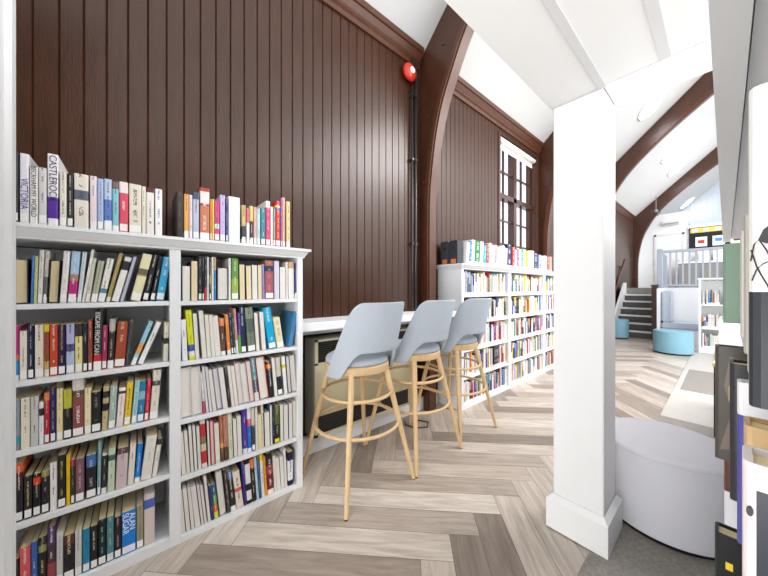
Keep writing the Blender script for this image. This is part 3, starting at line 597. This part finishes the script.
row(Z2[0]+.001, SX, *wh(0, 'right'), [(182.5, 190.3, 266, 0, 'Pa8a49c', Wp), (191.2, 197.8, 261, 0, 'P5c5a60'), (198.4, 202, 254.4, 0, '3a3c44', {'ink': 'e8e8e8'}), (202.1, 204.4, 254.4, 0, '1e1e22'), (204.6, 206.8, 256, 0, '.3:c84c2c|3c4044', S), (207, 209, 254, 0, 'e9e9ea', S), (209.2, 211.5, 258.5, 0, '.4:3c3c28|.6:98984c|48443c'), (211.7, 213.8, 254.4, 0, 'ecebe6', S), (214, 216.2, 256, 0, '.7:3c88c0|c8a878', S),
 (217.4, 228.3, 267.4, 0, 'P4c4c52', {'wp': True, 'hard': True}), (228.6, 231, 258, 0, 'eae7ea', {'st': False, 'wp': True}), (231.7, 238.6, 254.4, 0, '.5:9cba50|6a9a4c', {'ink': 'd8e4b8'}), (239.8, 245.3, 264.3, -.6, 'P504c80'), (246.6, 252, 265.7, -.8, 'P4a4674'), (252.6, 257.7, 265, -.6, 'Pe6e4e4', Wp), (258.2, 262.2, 265, -.4, 'P6a6878'),
 (262.4, 265, 264, -.6, '9c94c4', S), (265.5, 273.7, 256, -.3, '.72:a8606a|.86:2c3c5c|a8705c', {'hard': True, 'ink': 'c88a8c', 'd': .2}), (274.6, 279.6, 259, -.3, 'd9d6e8', {'ink': None, 'st': False}), (280, 286, 267, -.4, 'P8c8aa0', Wp), (286.1, 288.3, 262, -.4, 'e8e2e2', S), (288.8, 294.4, 261, -.3, '.82:efeeea|c8a880', {'ink': None, 'st': False}), (294.8, 298.4, 263, 0, '.12:ececf0|4c468c')], .16)
row(Z2[1]+.001, SX, *wh(1, 'right'), [(182.6, 188, 319.8, -2, 'eaebf0', Wp), (189.4, 195.5, 310, -4, '.07:dce030|.17:eceade|.3:2c5cb0|dae02c', {'st': False, 'ink': '9aa01c'}), (195.8, 199.8, 313.5, -3, 'Pdfe1ea', Wp), (202.6, 207.2, 310.7, -4, 'Pe0dcd4', Wp), (207.5, 211.6, 315, -3, 'Pe4d8b8', Wp), (211.9, 215.6, 315, -3, 'Pf0ece6', Wp), (215.8, 221.2, 316, -3.4, 'Pe8e0dc', Wp),
 (221.4, 226, 318.6, -2, '.12:f0eeea|.8:6a463a|e88850', {'st': False}), (226.1, 227.4, 314.7, -2.4, '1c1c20'), (227.5, 231.4, 314.7, -3, '.12:f0eeea|e88a2c', {'st': False}), (231.5, 234, 313.5, -2.8, '2a3460'), (234.1, 236.3, 313.5, -2.8, '2c5440'), (236.4, 239, 308.8, -3.2, '.3:eee4e0|d49a8a', {'st': False, 'hard': False}), (239.1, 241.4, 313, -1.4, '.45:5cb04c|5a3fa0', S), (241.5, 246.6, 307.4, -2.4, '2a3050', {'ink': 'e4e4f0'}),
 (248.2, 255.8, 306.3, -3.4, '.45:7a8272|.75:5a6a64|8a9280', {'hard': True, 'ink': '3c4c4c'}), (256.5, 260, 313, -2.5, 'Pc8c4c0', Wp), (262.4, 266.3, 312, -3, 'Pe0dcd8', Wp), (269.2, 276.6, 307.6, -6, '1aa8d8', {'ink': 'd4f0f8', 'd': .2}), (277.6, 284.4, 317.6, -4.6, 'e6dfba', {'ink': 'b09060'}), (288.2, 292.6, 312, 6, '4a88b8', {'ink': None, 'st': False, 'd': .21, 'hard': True})], .15)
WP = Wp
row(Z2[2]+.001, SX, *wh(2, 'right'), [(181.2, 193, 366.5, -2, 'Pdedede', Wp), (193.1, 202.4, 366.5, -2.4, 'Pe4e4e4', Wp), (203.2, 206, 372, -3, '.3:d0506c|e8e6e6', S), (206.3, 209.4, 366.5, -4.6, 'P3a4c98', Wp), (209.5, 212.6, 367, -4.6, 'P4c5ca8', Wp), (212.8, 217, 370, -5, 'P9a9a9c', Wp), (217.2, 222.8, 368.4, -5, 'P8c88b8', Wp), (223, 228.4, 368, -5, 'P4c58a0', Wp), (228.7, 231.6, 367, -4.6, '3c3428', S), (231.8, 235, 366, -4.6, 'Pc8b0b4', Wp), (235.1, 238.8, 366, -4.6, 'Pbca8a8', Wp),
 (239, 244, 363, -4.6, 'Pd8c8c8', Wp), (244.2, 249.8, 363, -4.6, 'Pd0d0d4', Wp), (250, 255, 361, -4.6, 'Pb04050', Wp), (255.2, 259.8, 358, -5, '.2:dcdcdc|.5:3c5c6c|5c98a4', S), (260.2, 269, 357, -5, 'Pc44c40', {'wp': True, 'st': False, 'hard': True}), (269.8, 274.4, 361.4, -3.8, '.8:26282c|.92:f08028|26282c', {'ink': 'e8e8e8', 'st': False}), (274.6, 278, 358, -3.4, 'Pa0a4b0', Wp), (278.2, 283, 357.5, -3, '.5:2a2c34|c8c4b8'),
 (284.6, 288, 356.5, -3, '.7:eceae4|.78:e0d020|eceae4', {'st': False, 'ink': None}), (288.2, 292, 356.5, -2.6, 'P5c4c80', Wp), (292.1, 296.6, 355.3, -2.6, 'Pd8d8c8', Wp)], .18)
row(Z2[3]+.001, SX, *wh(3, 'right'), [(182, 186.4, 432.5, -3.4, 'Pe8e4d4', Wp), (186.8, 190.5, 431, -3.2, 'Pd0ccb4', Wp), (190.7, 194.4, 425.8, -2.8, 'P2c3450', Wp), (194.6, 198, 425.4, -2.6, 'P3c4660', Wp), (198.3, 201.8, 426.5, -2.2, 'P8c9c8c', Wp), (202, 207.6, 420, -2.4, '.1:ecdcd8|.35:c8303c|.5:d8cca4|.65:8c7c5c|.92:c8303c|e4dcc8', {'ink': None, 'st': False}), (208.4, 211, 421, -2, 'P2c3030', Wp),
 (211.4, 215.6, 421, -2, 'Pd02c44', {'wp': True, 'st': False, 'hard': True}), (216, 220.4, 423.4, -1.8, 'Pe0e4d8', Wp), (221, 224.6, 415.5, -2, '.3:6c5038|.4:e8a050|b06a4a', {'st': False, 'd': .19}), (224.8, 229.2, 415.5, -2, '.3:5c4434|c08470', {'st': False, 'd': .19}), (229.4, 233.7, 413.6, -2, 'd6dabc', {'ink': '3c4c3c', 'st': False, 'd': .19}), (234, 238, 419, -1.6, 'P2c4064', Wp), (238.2, 242.4, 416, -1.6, 'Pcccac4', Wp),
 (243.3, 247.8, 410, -1.4, '.12:e4e4f0|4c3ca0', S), (248, 252, 408, -1.2, '.1:e8e8f0|.6:2c6cc0|.75:e04060|e8e4e8', S), (252.2, 255.8, 408, -1.2, '.6:3c444c|c8c8c0'), (256, 258.3, 407, -1, 'Pe0dcd0', Wp), (258.6, 262.3, 415, -1, 'Pd0c4a8'), (262.4, 264.2, 404.7, -1, 'e4d8c8', S), (265, 270.3, 412.6, -.8, 'P504838', Wp), (270.5, 272.8, 405.4, -.8, 'P3c6c8c', Wp), (273.1, 275.1, 402.3, -.8, '2c3044', S),
 (275.3, 280, 406, -.7, '.02:26281c|.12:f0e820|.5:26281c|5c6a2c', {'st': False, 'ink': 'c8c8b0'}), (280.3, 283.8, 404.6, -.6, 'P3c6c48', Wp), (284, 288.6, 405, -.6, 'P4c4c80', Wp), (289, 292.8, 403.5, -.5, 'P38409c', Wp), (293, 296.5, 400.5, -.4, 'Pd8d4c0', Wp)], .18)
row(Z2[4]+.001, SX, *wh(4, 'right'), [(180.6, 186, 491, -3.6, 'P7c8074', Wp), (186.2, 191, 488.4, -4, 'P2c2c44', Wp), (191.2, 195, 487.8, -4, 'Pa09aa8', Wp), (195.2, 201, 486.5, -5, 'P9c98a0', Wp), (201.3, 204.3, 485.4, -4.8, 'Pa86c68', Wp), (204.5, 207.5, 485, -4.8, 'P9098b0', Wp), (207.9, 211.2, 476, -4.8, 'Pb09890', {'wp': True, 'st': False, 'd': .22}), (211.4, 214.4, 485.8, -3, '2c3c70', S), (214.6, 219, 484.5, -3.4, '.2:d8dc50|.4:e07030|.7:5c9850|3c6a90', {'st': False}),
 (219.5, 227, 471.5, -5, 'P24283c', {'wp': True, 'hard': True, 'd': .22}), (227.6, 231, 470, -4.6, '4c483c', S), (231.2, 236.4, 471, -4.4, '.12:f0f0f0|.8:26282c|5c70a8', {'st': False}), (237, 244, 471.5, -4.6, '.45:e6dcc8|.55:d86050|e6dcc8', {'ink': '4c4844', 'st': False, 'd': .2}), (244.3, 247, 463, -3, '342c80', {'st': False}), (247.3, 252.5, 458.8, -3, '.08:1e2024|.3:e6e6ea|.45:1e2024|.9:dedfe4|1e2024', {'st': False, 'ink': None}), (252.7, 256.8, 459.4, -3, '.8:2c2c2c|e07838', {'st': False}),
 (257, 259.4, 457, -3.2, 'b0d0e4', S), (259.5, 261.9, 457, -3, '3c5c80', S), (262.2, 265.3, 453.4, -2.8, '.85:e6e8e8|f0c830', {'st': False}), (265.5, 268, 457, -2.6, 'e89c28', {'st': False}), (268.3, 274.3, 453.4, -2.4, '.12:f0eee8|.5:7c2438|.7:a04850|.9:2c2430|1e1e20', {'st': False, 'hard': True}), (274.5, 277.2, 456, -2, 'Pc0c4a0', Wp), (277.4, 281.2, 458, -2.6, 'Pdcd8d0', Wp), (281.4, 285, 456.4, -2, 'Pd0ccc4', Wp), (285.2, 287.4, 448.5, -2, 'Pe0e0e0', Wp), (288, 293.4, 452, 0, '.15:241c38|.75:e8e8ec|241c38', {'ink': '3c4c8c', 'st': False, 'd': .19})], .19)

# ------------------------------------------------------------ white bookcases
def bookcase(label, y0, cols, X0, X1, zlists, top, name='bookcase'):
    """cols: y edges of stiles [(a,b)...]; zlists: shelf tops for each bay"""
    y1 = cols[-1][1]; t = thing(name, label, 'bookcase', ((X0+X1)/2, (y0+y1)/2, 0))
    ox, oy = (X0+X1)/2, (y0+y1)/2
    def L_(nm, bm):
        for v in bm.verts: v.co.x -= ox; v.co.y -= oy
        return link(nm, bm, M['case'], t)
    for k, (a, b) in enumerate(cols): L_('side_panel' if k in (0, len(cols)-1) else 'divider', B(X0, X1, a, b, 0, top-.055, bev=.0015))
    L_('back_panel', B(X0, X0+.008, cols[0][1], cols[-1][0], .02, top-.06))
    for k, zl in enumerate(zlists):
        a, b = cols[k][1], cols[k+1][0]
        for z in zl[:-1]: L_('shelf', B(X0+.008, X1-.004, a+.0005, b-.0005, z-.021, z, bev=.0012))
        L_('bottom_shelf', B(X0+.008, X1-.002, a+.0005, b-.0005, 0, zl[-1], bev=.0012))
    bm = bmesh.new(); prof = [(X0, top-.055), (X1+.004, top-.055), (X1+.004, top-.048), (X1+.012, top-.042), (X1+.034, top-.016), (X1+.042, top-.014), (X1+.042, top), (X0, top)]
    prism(bm, prof, 'y', y0-.004, y1+.004)
    for s, yy in ((1, y1+.004), (-1, y0-.004)):
        box(bm, X0, X1+.036, min(yy, yy+s*.036), max(yy, yy+s*.036), top-.014, top)
        pr = [(yy, top-.055), (yy+s*.008, top-.042), (yy+s*.03, top-.016), (yy+s*.03, top-.0141), (yy, top-.0141)]
        prism(bm, pr, 'x', X0, X1+.01)
    L_('cornice', bm)
    return t
FX = -1.736
bookcase('white painted bookcase full of paperbacks at the left, nearest the camera', -.53, [(-.53, -.495), (.128, .172), (.775, .808)], WX+.004, FX, [Z1, Z2], 1.4955)
ZC = [1.18, .893, .607, .322, .04]
bookcase('white bookcase packed with books beyond the bar stools, left of the pillar', 2.535, [(2.535, 2.575), (3.53, 3.59), (4.60, 4.66), (5.16, 5.20)], -2.06, -1.75, [ZC]*3, 1.505)
# books in far bookcases: one mass
rnd = random.Random(11)
CC = ['eeece6']*8+['e6dfcc']*4+['cfd2d8']*3+['2a2c34']*3+['3c4c9c', '5a3fa0', '2f6fc0', 'c8303c', 'e6c42c', 'e88a2c', '3c7c54', '8c2c50', '6cb0c8', '8c8e92', 'b8b4da', '4c3c38', 'd9a0a0', '8aa060']
bm = bmesh.new(); cl = bm.loops.layers.float_color.new('Col'); il = bm.loops.layers.float_color.new('Ink'); ul = bm.loops.layers.uv.new('UVMap')
def mass_row(a, b, z, xs, hmin, hmax, orient='x'):
    y = a+.004
    while y < b-.03:
        wd = rnd.choice((.012, .016, .02, .022, .028, .034)); h = rnd.uniform(hmin, hmax); c = rnd.choice(CC)
        lum = sum(rgb(c))/3
        n0 = len(bm.verts)
        if y+wd > b-.003: break
        c2 = rnd.choice(CC) if rnd.random() < .25 else c
        dep = rnd.uniform(.12, .165); x = xs-rnd.uniform(0, .015)
        book_mesh(bm, wd, h, dep, [(.13, 'f0f0ee'), (rnd.uniform(.4, .8), c), (1, c2)], '3a3a40' if lum > 140 else 'e8e4dc', False, cl, il, ul)
        bm.verts.ensure_lookup_table()
        vs2 = [bm.verts[i] for i in range(n0, len(bm.verts))]
        n1 = len(bm.verts)
        # page block
        pv = [bm.verts.new(p) for p in ((-dep+.003, -wd/2+.0013, .001), (-.003, -wd/2+.0013, .001), (-.003, wd/2-.0013, .001), (-dep+.003, wd/2-.0013, .001), (-dep+.003, -wd/2+.0013, h-.001), (-.003, -wd/2+.0013, h-.001), (-.003, wd/2-.0013, h-.001), (-dep+.003, wd/2-.0013, h-.001))]
        for q in ((4, 5, 6, 7), (0, 3, 7, 4), (2, 1, 5, 6)):
            f = bm.faces.new([pv[i] for i in q])
            for lp in f.loops: lp[cl] = lin('dccfab'); lp[il] = lin('dccfab'); lp[ul].uv = (-1, 0)
        for v in vs2+pv:
            p = v.co.copy()
            v.co = Vector((x+p.x, y+wd/2+p.y, z+p.z)) if orient == 'x' else Vector((y+wd/2-p.y, xs-p.x, z+p.z))
        y += wd+.0008
        if rnd.random() < .02: y += rnd.uniform(.02, .06)
for bay, (a, b) in enumerate(((2.575, 3.53), (3.59, 4.60), (4.66, 5.16))):
    for k, z in enumerate(ZC): mass_row(a, b, z+.001, -1.765, .19, .255)
for z in (.95, .5, .12): mass_row(-.30, .60, z, 8.34, .2, .29, 'y')
me = bpy.data.meshes.new('book'); bm.to_mesh(me); bm.free(); me.materials.append(M['cover'])
o = bpy.data.objects.new('book', me); COL.objects.link(o); tag(o, 'rows of many coloured books filling the shelves of the two farther white bookcases', 'books', 'books in the farther bookcases', 'stuff')
# far low bookcase in front of the platform
t = thing('bookcase', 'small white bookcase in front of the raised platform, beside the blue ottoman', 'bookcase', (0, 8.3, 0))
link('side_panel', B(-.345, -.31, 0, .32, 0, 1.42), M['case'], t); link('side_panel', B(.61, .645, 0, .32, 0, 1.42), M['case'], t)
link('back_panel', B(-.31, .61, .30, .32, .05, 1.4), M['case'], t); link('top_board', B(-.36, .66, -.015, .32, 1.42, 1.45, bev=.004), M['case'], t)
for z in (.949, .499, .119): link('shelf', B(-.309, .609, .002, .30, z-.03 if z > .2 else .01, z), M['case'], t)
# top row on the second bookcase
topc = [(466.2, 469, 'e6e4e0'), (469.2, 471.4, '4c84c0'), (471.6, 474.4, 'ece8e4'), (474.6, 479.6, '2c7c4c'), (479.8, 483, 'e8ebe4'), (483.3, 486, '3c9cb4'), (486.2, 488.8, 'a8503c'), (489, 491.4, 'e4e4ea'), (491.6, 494, 'f0eeea'), (494.2, 496.6, 'd8a0b0'),
        (496.8, 499, 'e8d8c0'), (499.2, 501.6, 'c0c4cc'), (501.8, 504, 'eeeeee'), (504.2, 507, 'd4dce8'), (507.3, 511.4, '28305c'), (512.6, 514.8, 'd04038'), (515, 517, 'f0ece4'), (517.2, 519.4, '8c5cac'), (519.6, 521.4, 'eeeae4'), (521.6, 523.4, '3c9c6c'), (523.6, 525.4, 'e6e2dc'), (525.6, 528, 'e8dc3c'),
        (528.2, 531, 'eceae0'), (531.2, 534, 'e4e2de'), (534.2, 537.6, '2c3c60'), (539, 541.6, 'a4acd0'), (541.8, 544, 'c8ccdc'), (544.2, 546.6, 'eeeaea'), (546.8, 549.4, 'd8503c'), (549.6, 552, 'e89c8c')]
base2 = 1.5065; X2 = -1.785
for i, (x0, x1, c) in enumerate(topc):
    y0, y1 = onX(x0, 288, X2)[1], onX(x1, 288, X2)[1]
    h = .27 if 474 < x0 < 481 else (.24+.04*((i*37) % 5)/5)
    if x0 > 506: h = .25+.04*((i*53) % 4)/4
    if 507 < x0 < 509: h = .30
    if 538 < x0: h = .22+.02*(i % 2)
    make_book(X2, y0, y1, base2, h, .18, [(.13, 'f2f2f0'), (1, c)], '3a3a40' if sum(rgb(c)) > 420 else 'e8e4dc', False, False, .02 if x0 < 505 else .004,
              '%s book, %s from left, standing on top of the bookcase beyond the stools' % (cname(c), ORD[i]), 'book', 'books on top of the bookcase beyond the stools', sticker=False)
for (xx, c, lb) in ((-1.925, '3c4048', 'dark grey box file with orange sticker on farther bookcase, left one of two'), (-1.812, '33363e', 'dark grey box file with orange sticker on farther bookcase, right one of two')):
    t = thing('box_file', lb, 'box file', (xx, 2.55, base2), 0, 'dark box files on the farther bookcase')
    km = mat('box_file_'+c, c, .5)
    bm = bmesh.new(); prism(bm, [(-.105, 0), (0, 0), (0, .235), (-.012, .25), (-.093, .25), (-.105, .235)], 'y', 0, .1); link('case', bm, km, t)
    bm = bmesh.new(); lathe(bm, [(.014, 0), (.014, .002)], n=16); f = link('finger_hole', bm, M['black'], t, loc=(-.05, 0, .17)); f.rotation_euler = (R(90), 0, 0)
    link('spine_sticker', B(-.08, -.02, -.002, 0, .01, .055), mat('orange_sticker_'+c, 'd8783c', .6), t)

# ------------------------------------------------------------ counter, heater
t = thing('counter', 'white wall counter behind the bar stools', 'counter', (-1.94, 1.66, 0))
link('worktop', (lambda bm: (box(bm, -.135, .14, -.845, .57, .962, 1.021, bev=.003), box(bm, .01, .14, .571, .865, .962, 1.021, bev=.003), bm)[-1])(bmesh.new()), M['white'], t)
link('batten', B(-.135, -.11, -.845, .57, .90, .962), M['white'], t)
for y in (-.82, .53): link('bracket', B(-.135, .08, y-.015, y+.015, .925, .962, bev=.003), M['white'], t)
t = thing('heater', 'cream metal convector heater with black grilles under the counter', 'heater', (-1.995, 1.48, .16))
link('casing', B(-.08, .06, -.50, .50, 0, .72, bev=.004), M['greyside'], t)
link('front_panel', B(.06, .066, -.49, .49, .17, .53), M['cream'], t)
fr = bmesh.new()
for a in (( -.49, .49, .70, .715), (-.49, .49, .53, .545), (-.49, -.465, .53, .715), (.465, .49, .53, .715), (-.49, .49, .005, .025), (-.49, .49, .155, .17), (-.49, -.465, .005, .17), (.465, .49, .005, .17)): box(fr, .06, .068, *a)
link('grille_frame', fr, M['cream'], t)
for z0, z1 in ((.545, .70), (.025, .155)):
    g = link('grille', B(.058, .0615, -.465, .465, z0, z1), M['black'], t)
    sl = bmesh.new(); n = int((z1-z0)/.016)
    for k in range(n): box(sl, .0615, .066, -.465, .465, z0+.006+k*.016, z0+.010+k*.016)
    link('slats', sl, M['dgrey'], g)
bm = bmesh.new(); pts = [(-1.98, 2.02, .3), (-1.96, 2.02, .05), (-1.9, 2.03, .006), (-1.8, 2.08, .006), (-1.74, 2.0, .006), (-1.8, 1.9, .006), (-1.9, 1.88, .006), (-1.98, 1.95, .006)]
tube(bm, pts, .005, 8); tag(link('cable', bm, M['black'], None, True), 'black cable lying on the floor behind the second stool', 'cable')

# ------------------------------------------------------------ bar stools
def stool():
    t = thing('bar_stool', '', 'bar stool', (-1.60, 1.13, 0), 0, 'bar stools at the counter')
    bm = bmesh.new(); lathe(bm, [(.19, .722), (.208, .726), (.212, .735), (.212, .768), (.206, .774), (.19, .775)], n=40); smart_smooth(link('seat_ring', bm, M['oak'], t))
    bm = bmesh.new(); lathe(bm, [(.195, .774), (.206, .78), (.207, .796), (.198, .812), (.17, .826), (.12, .836), (.06, .84), (.01, .841)], n=40); link('seat_cushion', bm, M['fabric'], t, True)
    for sx in (1, -1):
        for sy in (1, -1):
            bm = bmesh.new(); top = Vector((sx*.135, sy*.135, .73)); ft = Vector((sx*.268, sy*.262, .006))
            tube(bm, [ft, ft.lerp(top, .12), ft.lerp(top, .5), ft.lerp(top, .85), top], [.0125, .0135, .0165, .019, .0185], 14)
            lg = link('leg', bm, M['oak'], t); smart_smooth(lg, 50)
            g = bmesh.new(); lathe(g, [(.011, 0), (.012, .006)], ft.x, ft.y, n=12); link('glide', g, M['dgrey'], lg)
    for z, r in ((.575, .228), (.38, .276)):
        bm = bmesh.new(); n = 48; pts = []
        for k in range(n):
            a = 2*math.pi*k/n; pts.append((r*math.cos(a), r*math.sin(a), z))
        tube(bm, pts, .0105, 10, True); link('footrest_ring', bm, M['oak'], t, True)
    # curved shell back
    nu, nv = 37, 17; z0b, z1b = .70, 1.165
    bm = bmesh.new(); G = []
    for i in range(nu):
        s = -1+2*i/(nu-1); col = []; a = abs(s)
        # lower edge: wings come down beside the seat, arched opening in the middle
        lo = .712 if a > .64 else (.872 if a < .42 else .712+.16*math.sqrt(max(0, 1-((a-.42)/.22)**2)))
        hi = 1.168 if a < .72 else 1.168-.075*(1-math.sqrt(max(0, 1-((a-.72)/.28)**2)))
        for j in range(nv):
            z = lo+(hi-lo)*j/(nv-1); f = (z-.7)/.465
            pm = R(92-44*f**.8); rr = .226+.03*f
            ph = s*pm
            x = rr*math.cos(ph)+.075*f-.005; y = (.228+.035*f)*math.sin(ph)
            col.append(bm.verts.new((x, y, z)))
        G.append(col)
    for i in range(nu-1):
        for j in range(nv-1): bm.faces.new((G[i][j], G[i+1][j], G[i+1][j+1], G[i][j+1]))
    o = link('backrest', bm, M['fabric'], t, True)
    m_ = o.modifiers.new('s', 'SOLIDIFY'); m_.thickness = .02; m_.offset = 0
    m_ = o.modifiers.new('b', 'BEVEL'); m_.width = .006; m_.segments = 3; m_.limit_method = 'ANGLE'; m_.angle_limit = R(60)
    return t
st = stool(); st['label'] = 'pale blue bar stool with beech legs, nearest of the three at the counter'
st2 = dup(st, (-1.605, 1.672, 0), 'pale blue bar stool with beech legs, middle of the three at the counter'); st2.rotation_euler = (0, 0, R(1.5))
st3 = dup(st, (-1.615, 2.213, 0), 'pale blue bar stool with beech legs, farthest of the three, by the bookcase'); st3.rotation_euler = (0, 0, R(-1))

# ------------------------------------------------------------ bookcase right beside the camera
t = thing('bookcase', 'pale bookcase at the right edge, closest to the camera', 'bookcase', (.2, .7, 0))
rf = M['case']
for z in (1.165, .905, .642, .34, .06): link('shelf', B(-.13, .12, -.9, 2.7, z-.018, z), rf, t)
link('shelf', B(-.175, .12, -.9, 2.7, 1.62, 1.645), rf, t)
link('front_rail', B(-.214, -.178, -.9, 2.7, 1.60, 1.664), rf, t)
link('back_panel', B(.12, .135, -.9, 2.7, 0, 1.645), rf, t); link('side_panel', B(-.12, .12, 2.7, 2.725, 0, 1.62), rf, t); link('side_panel', B(-.12, .12, -.925, -.9, 0, 1.62), rf, t)
link('top_board', B(-.176, .15, -.92, 2.72, 1.646, 1.664), rf, t)
def rbook(xl, Y, wth, zs, h, d, bands, lab, hard=True, ink=None, face=None):
    """book seen from its front cover; spine edge at x=xl, cover at Y"""
    root = thing('book', lab, 'book', (xl, Y+wth/2, zs), 0, 'books on the bookcase beside the camera'); root.rotation_euler = (0, 0, 0)
    bm = bmesh.new(); cl = bm.loops.layers.float_color.new('Col'); il = bm.loops.layers.float_color.new('Ink'); ul = bm.loops.layers.uv.new('UVMap')
    book_mesh(bm, wth, h, d, bands, ink, hard, cl, il, ul)
    for v in bm.verts: v.co.x = -v.co.x
    link('cover', bm, M['cover'], root)
    tt = .0032; link('pages', B(.004, d-.005, -wth/2+tt, wth/2-tt, .004, h-.005), M['pages'], root)
    return root
S1, S2, S3 = 1.1655, .9055, .6425
rb = rbook(.011, .335, .02, S1, .228, .17, [(.36, '20232c'), (1, 'dcddd8')], 'large book with white top, dark bottom and thin swirl drawing, nearest on right')
bm = bmesh.new()
for pts in ([(.0004, .104), (.002, .116), (.004, .119), (.007, .112), (.012, .096)], [(.0006, .112), (.003, .10), (.005, .094), (.008, .086), (.011, .07)], [(.001, .09), (.003, .098), (.006, .102), (.012, .105)]):
    tube(bm, [(x, -.0104, z) for x, z in pts], .00045, 6)
link('line_drawing', bm, mat('dark_maroon_ink', '3c2430', .5), rb)
bm = bmesh.new(); prism(bm, [(.0035, .1185), (.006, .126), (.008, .128), (.03, .15), (.03, .11), (.007, .116)], 'y', -.0107, -.0100); link('bird_silhouette', bm, M['black'], rb)
rbook(.0165, .365, .03, S1, .215, .16, [(1, 'c8c6b4')], 'cream book right behind the nearest white and dark book')
rbook(.0145, .46, .03, S1, .15, .15, [(1, 'd8d4c8')], 'pale cream book on the right, halfway between nearest book and green one', ink='8c8a80')
rbook(.0155, .60, .03, S1, .18, .15, [(1, 'b8b4aa')], 'pale grey spine on the right beside the green book')
rbook(.0165, .80, .04, S1, .185, .14, [(1, 'cfccc6')], 'off-white book just in front of the green book at right', ink='8c8a80')
rbook(-.005, 1.10, .04, S1, .194, .15, [(1, '7f9c86')], 'mottled green hardback standing at the end of the upper right shelf', ink='4c6a56')
for (Yc, wd, c, h, xl, lab) in ((.31, .035, 'e2d9d8', .229, .0077, 'pale pink-white hardback with dark inset, nearest on the lower right shelf'), (.40, .03, '3c3478', .205, .037, 'purple book behind the pale hardback on the lower right shelf'),
        (.50, .04, 'c8a878', .197, .0132, 'tan book between two purple books on the lower right shelf'), (.62, .026, '4a4a98', .218, .010, 'purple-blue spine with white top on the lower right shelf'),
        (.74, .05, '26262c', .222, .004, 'black book beside the dark patterned hardback at right'), (.90, .03, '4a423c', .228, -.0146, 'dark brown patterned hardback sticking out of the lower right shelf')):
    b_ = [(1, c)] if c != '4a4a98' else [(.8, c), (1, 'e4e4ea')]
    r_ = rbook(xl, Yc, wd, S2, h, .16, b_, lab, ink='c8c0b0')
    if c == 'e2d9d8':
        link('cover_panel', B(.0052, .11, -wd/2-.0008, -wd/2, 0.01, .212), mat('navy_print', '1e2430', .3), r_)
        bm = bmesh.new(); lathe(bm, [(.0035, 0), (.003, .0012)], n=16, sx=.45); kk = link('round_mark', bm, M['black'], r_, loc=(.0025, -wd/2, .197)); kk.rotation_euler = (R(90), 0, 0)
    if c == '4a423c':
        link('cover_label', B(.018, .03, -wd/2-.0008, -wd/2, .12, .15), mat('beige_sticker', 'b8ac8c', .6), r_)
        bm = bmesh.new(); prism(bm, [(.006, .02), (.04, .03), (.05, .09), (.035, .15), (.045, .20), (.02, .21), (.012, .15), (.022, .10)], 'y', -wd/2-.0006, -wd/2); link('cover_figure', bm, mat('olive_brown_print', '6c5e50', .4), r_)
for (Yc, wd, c, h, xl, lab) in ((.45, .04, '8c6c3c', .2, .012, 'gold-brown patterned book low on the right, nearest on its shelf'), (.58, .03, '98805c', .19, .009, 'mottled brown book low on the right, second on its shelf'),
        (.75, .035, '17181c', .195, -.0125, 'black book with a small yellow mark low on the right'), (1.10, .04, 'e6e6ec', .187, -.003, 'white and brown book low on the right, farthest on its shelf')):
    b_ = [(.6, 'e6e6ec'), (1, '6a3c30')] if c == 'e6e6ec' else [(1, c)]
    r_ = rbook(xl, Yc, wd, S3, h, .15, b_, lab, ink='c8a868')
    if c == '17181c': link('yellow_mark', B(.012, .02, -wd/2-.0008, -wd/2, .14, .152), mat('yellow_print', 'e0c020', .5), r_)
# low table with a white box past the right bookcase
t = thing('table', 'low table with a wooden edge and thin black leg past the right bookcase', 'table', (.3, 4.1, .007))
link('tabletop', B(-.37, .5, -.41, .5, .59, .615, bev=.004), M['white'], t); link('wood_edge', B(-.375, -.37, -.41, .5, .588, .617), M['oak'], t)
link('wood_edge', B(-.375, .5, -.415, -.41, .588, .617), M['oak'], t)
for x, y in ((-.355, -.4), (.47, -.4), (-.355, .47), (.47, .47)): link('leg', B(x-.012, x+.012, y-.012, y+.012, 0, .59), M['black'], t)
t = thing('printer', 'white and black box-shaped machine standing on the low table', 'printer', (.15, 4.0, .623))
link('body', B(-.19, .3, -.2, .25, 0, .13, bev=.006), M['black'], t)
bm = bmesh.new(); prism(bm, [(-.2, .13), (.25, .13), (.25, .33), (.05, .33), (-.2, .2)], 'x', -.19, .3); link('lid', bm, M['white'], t)
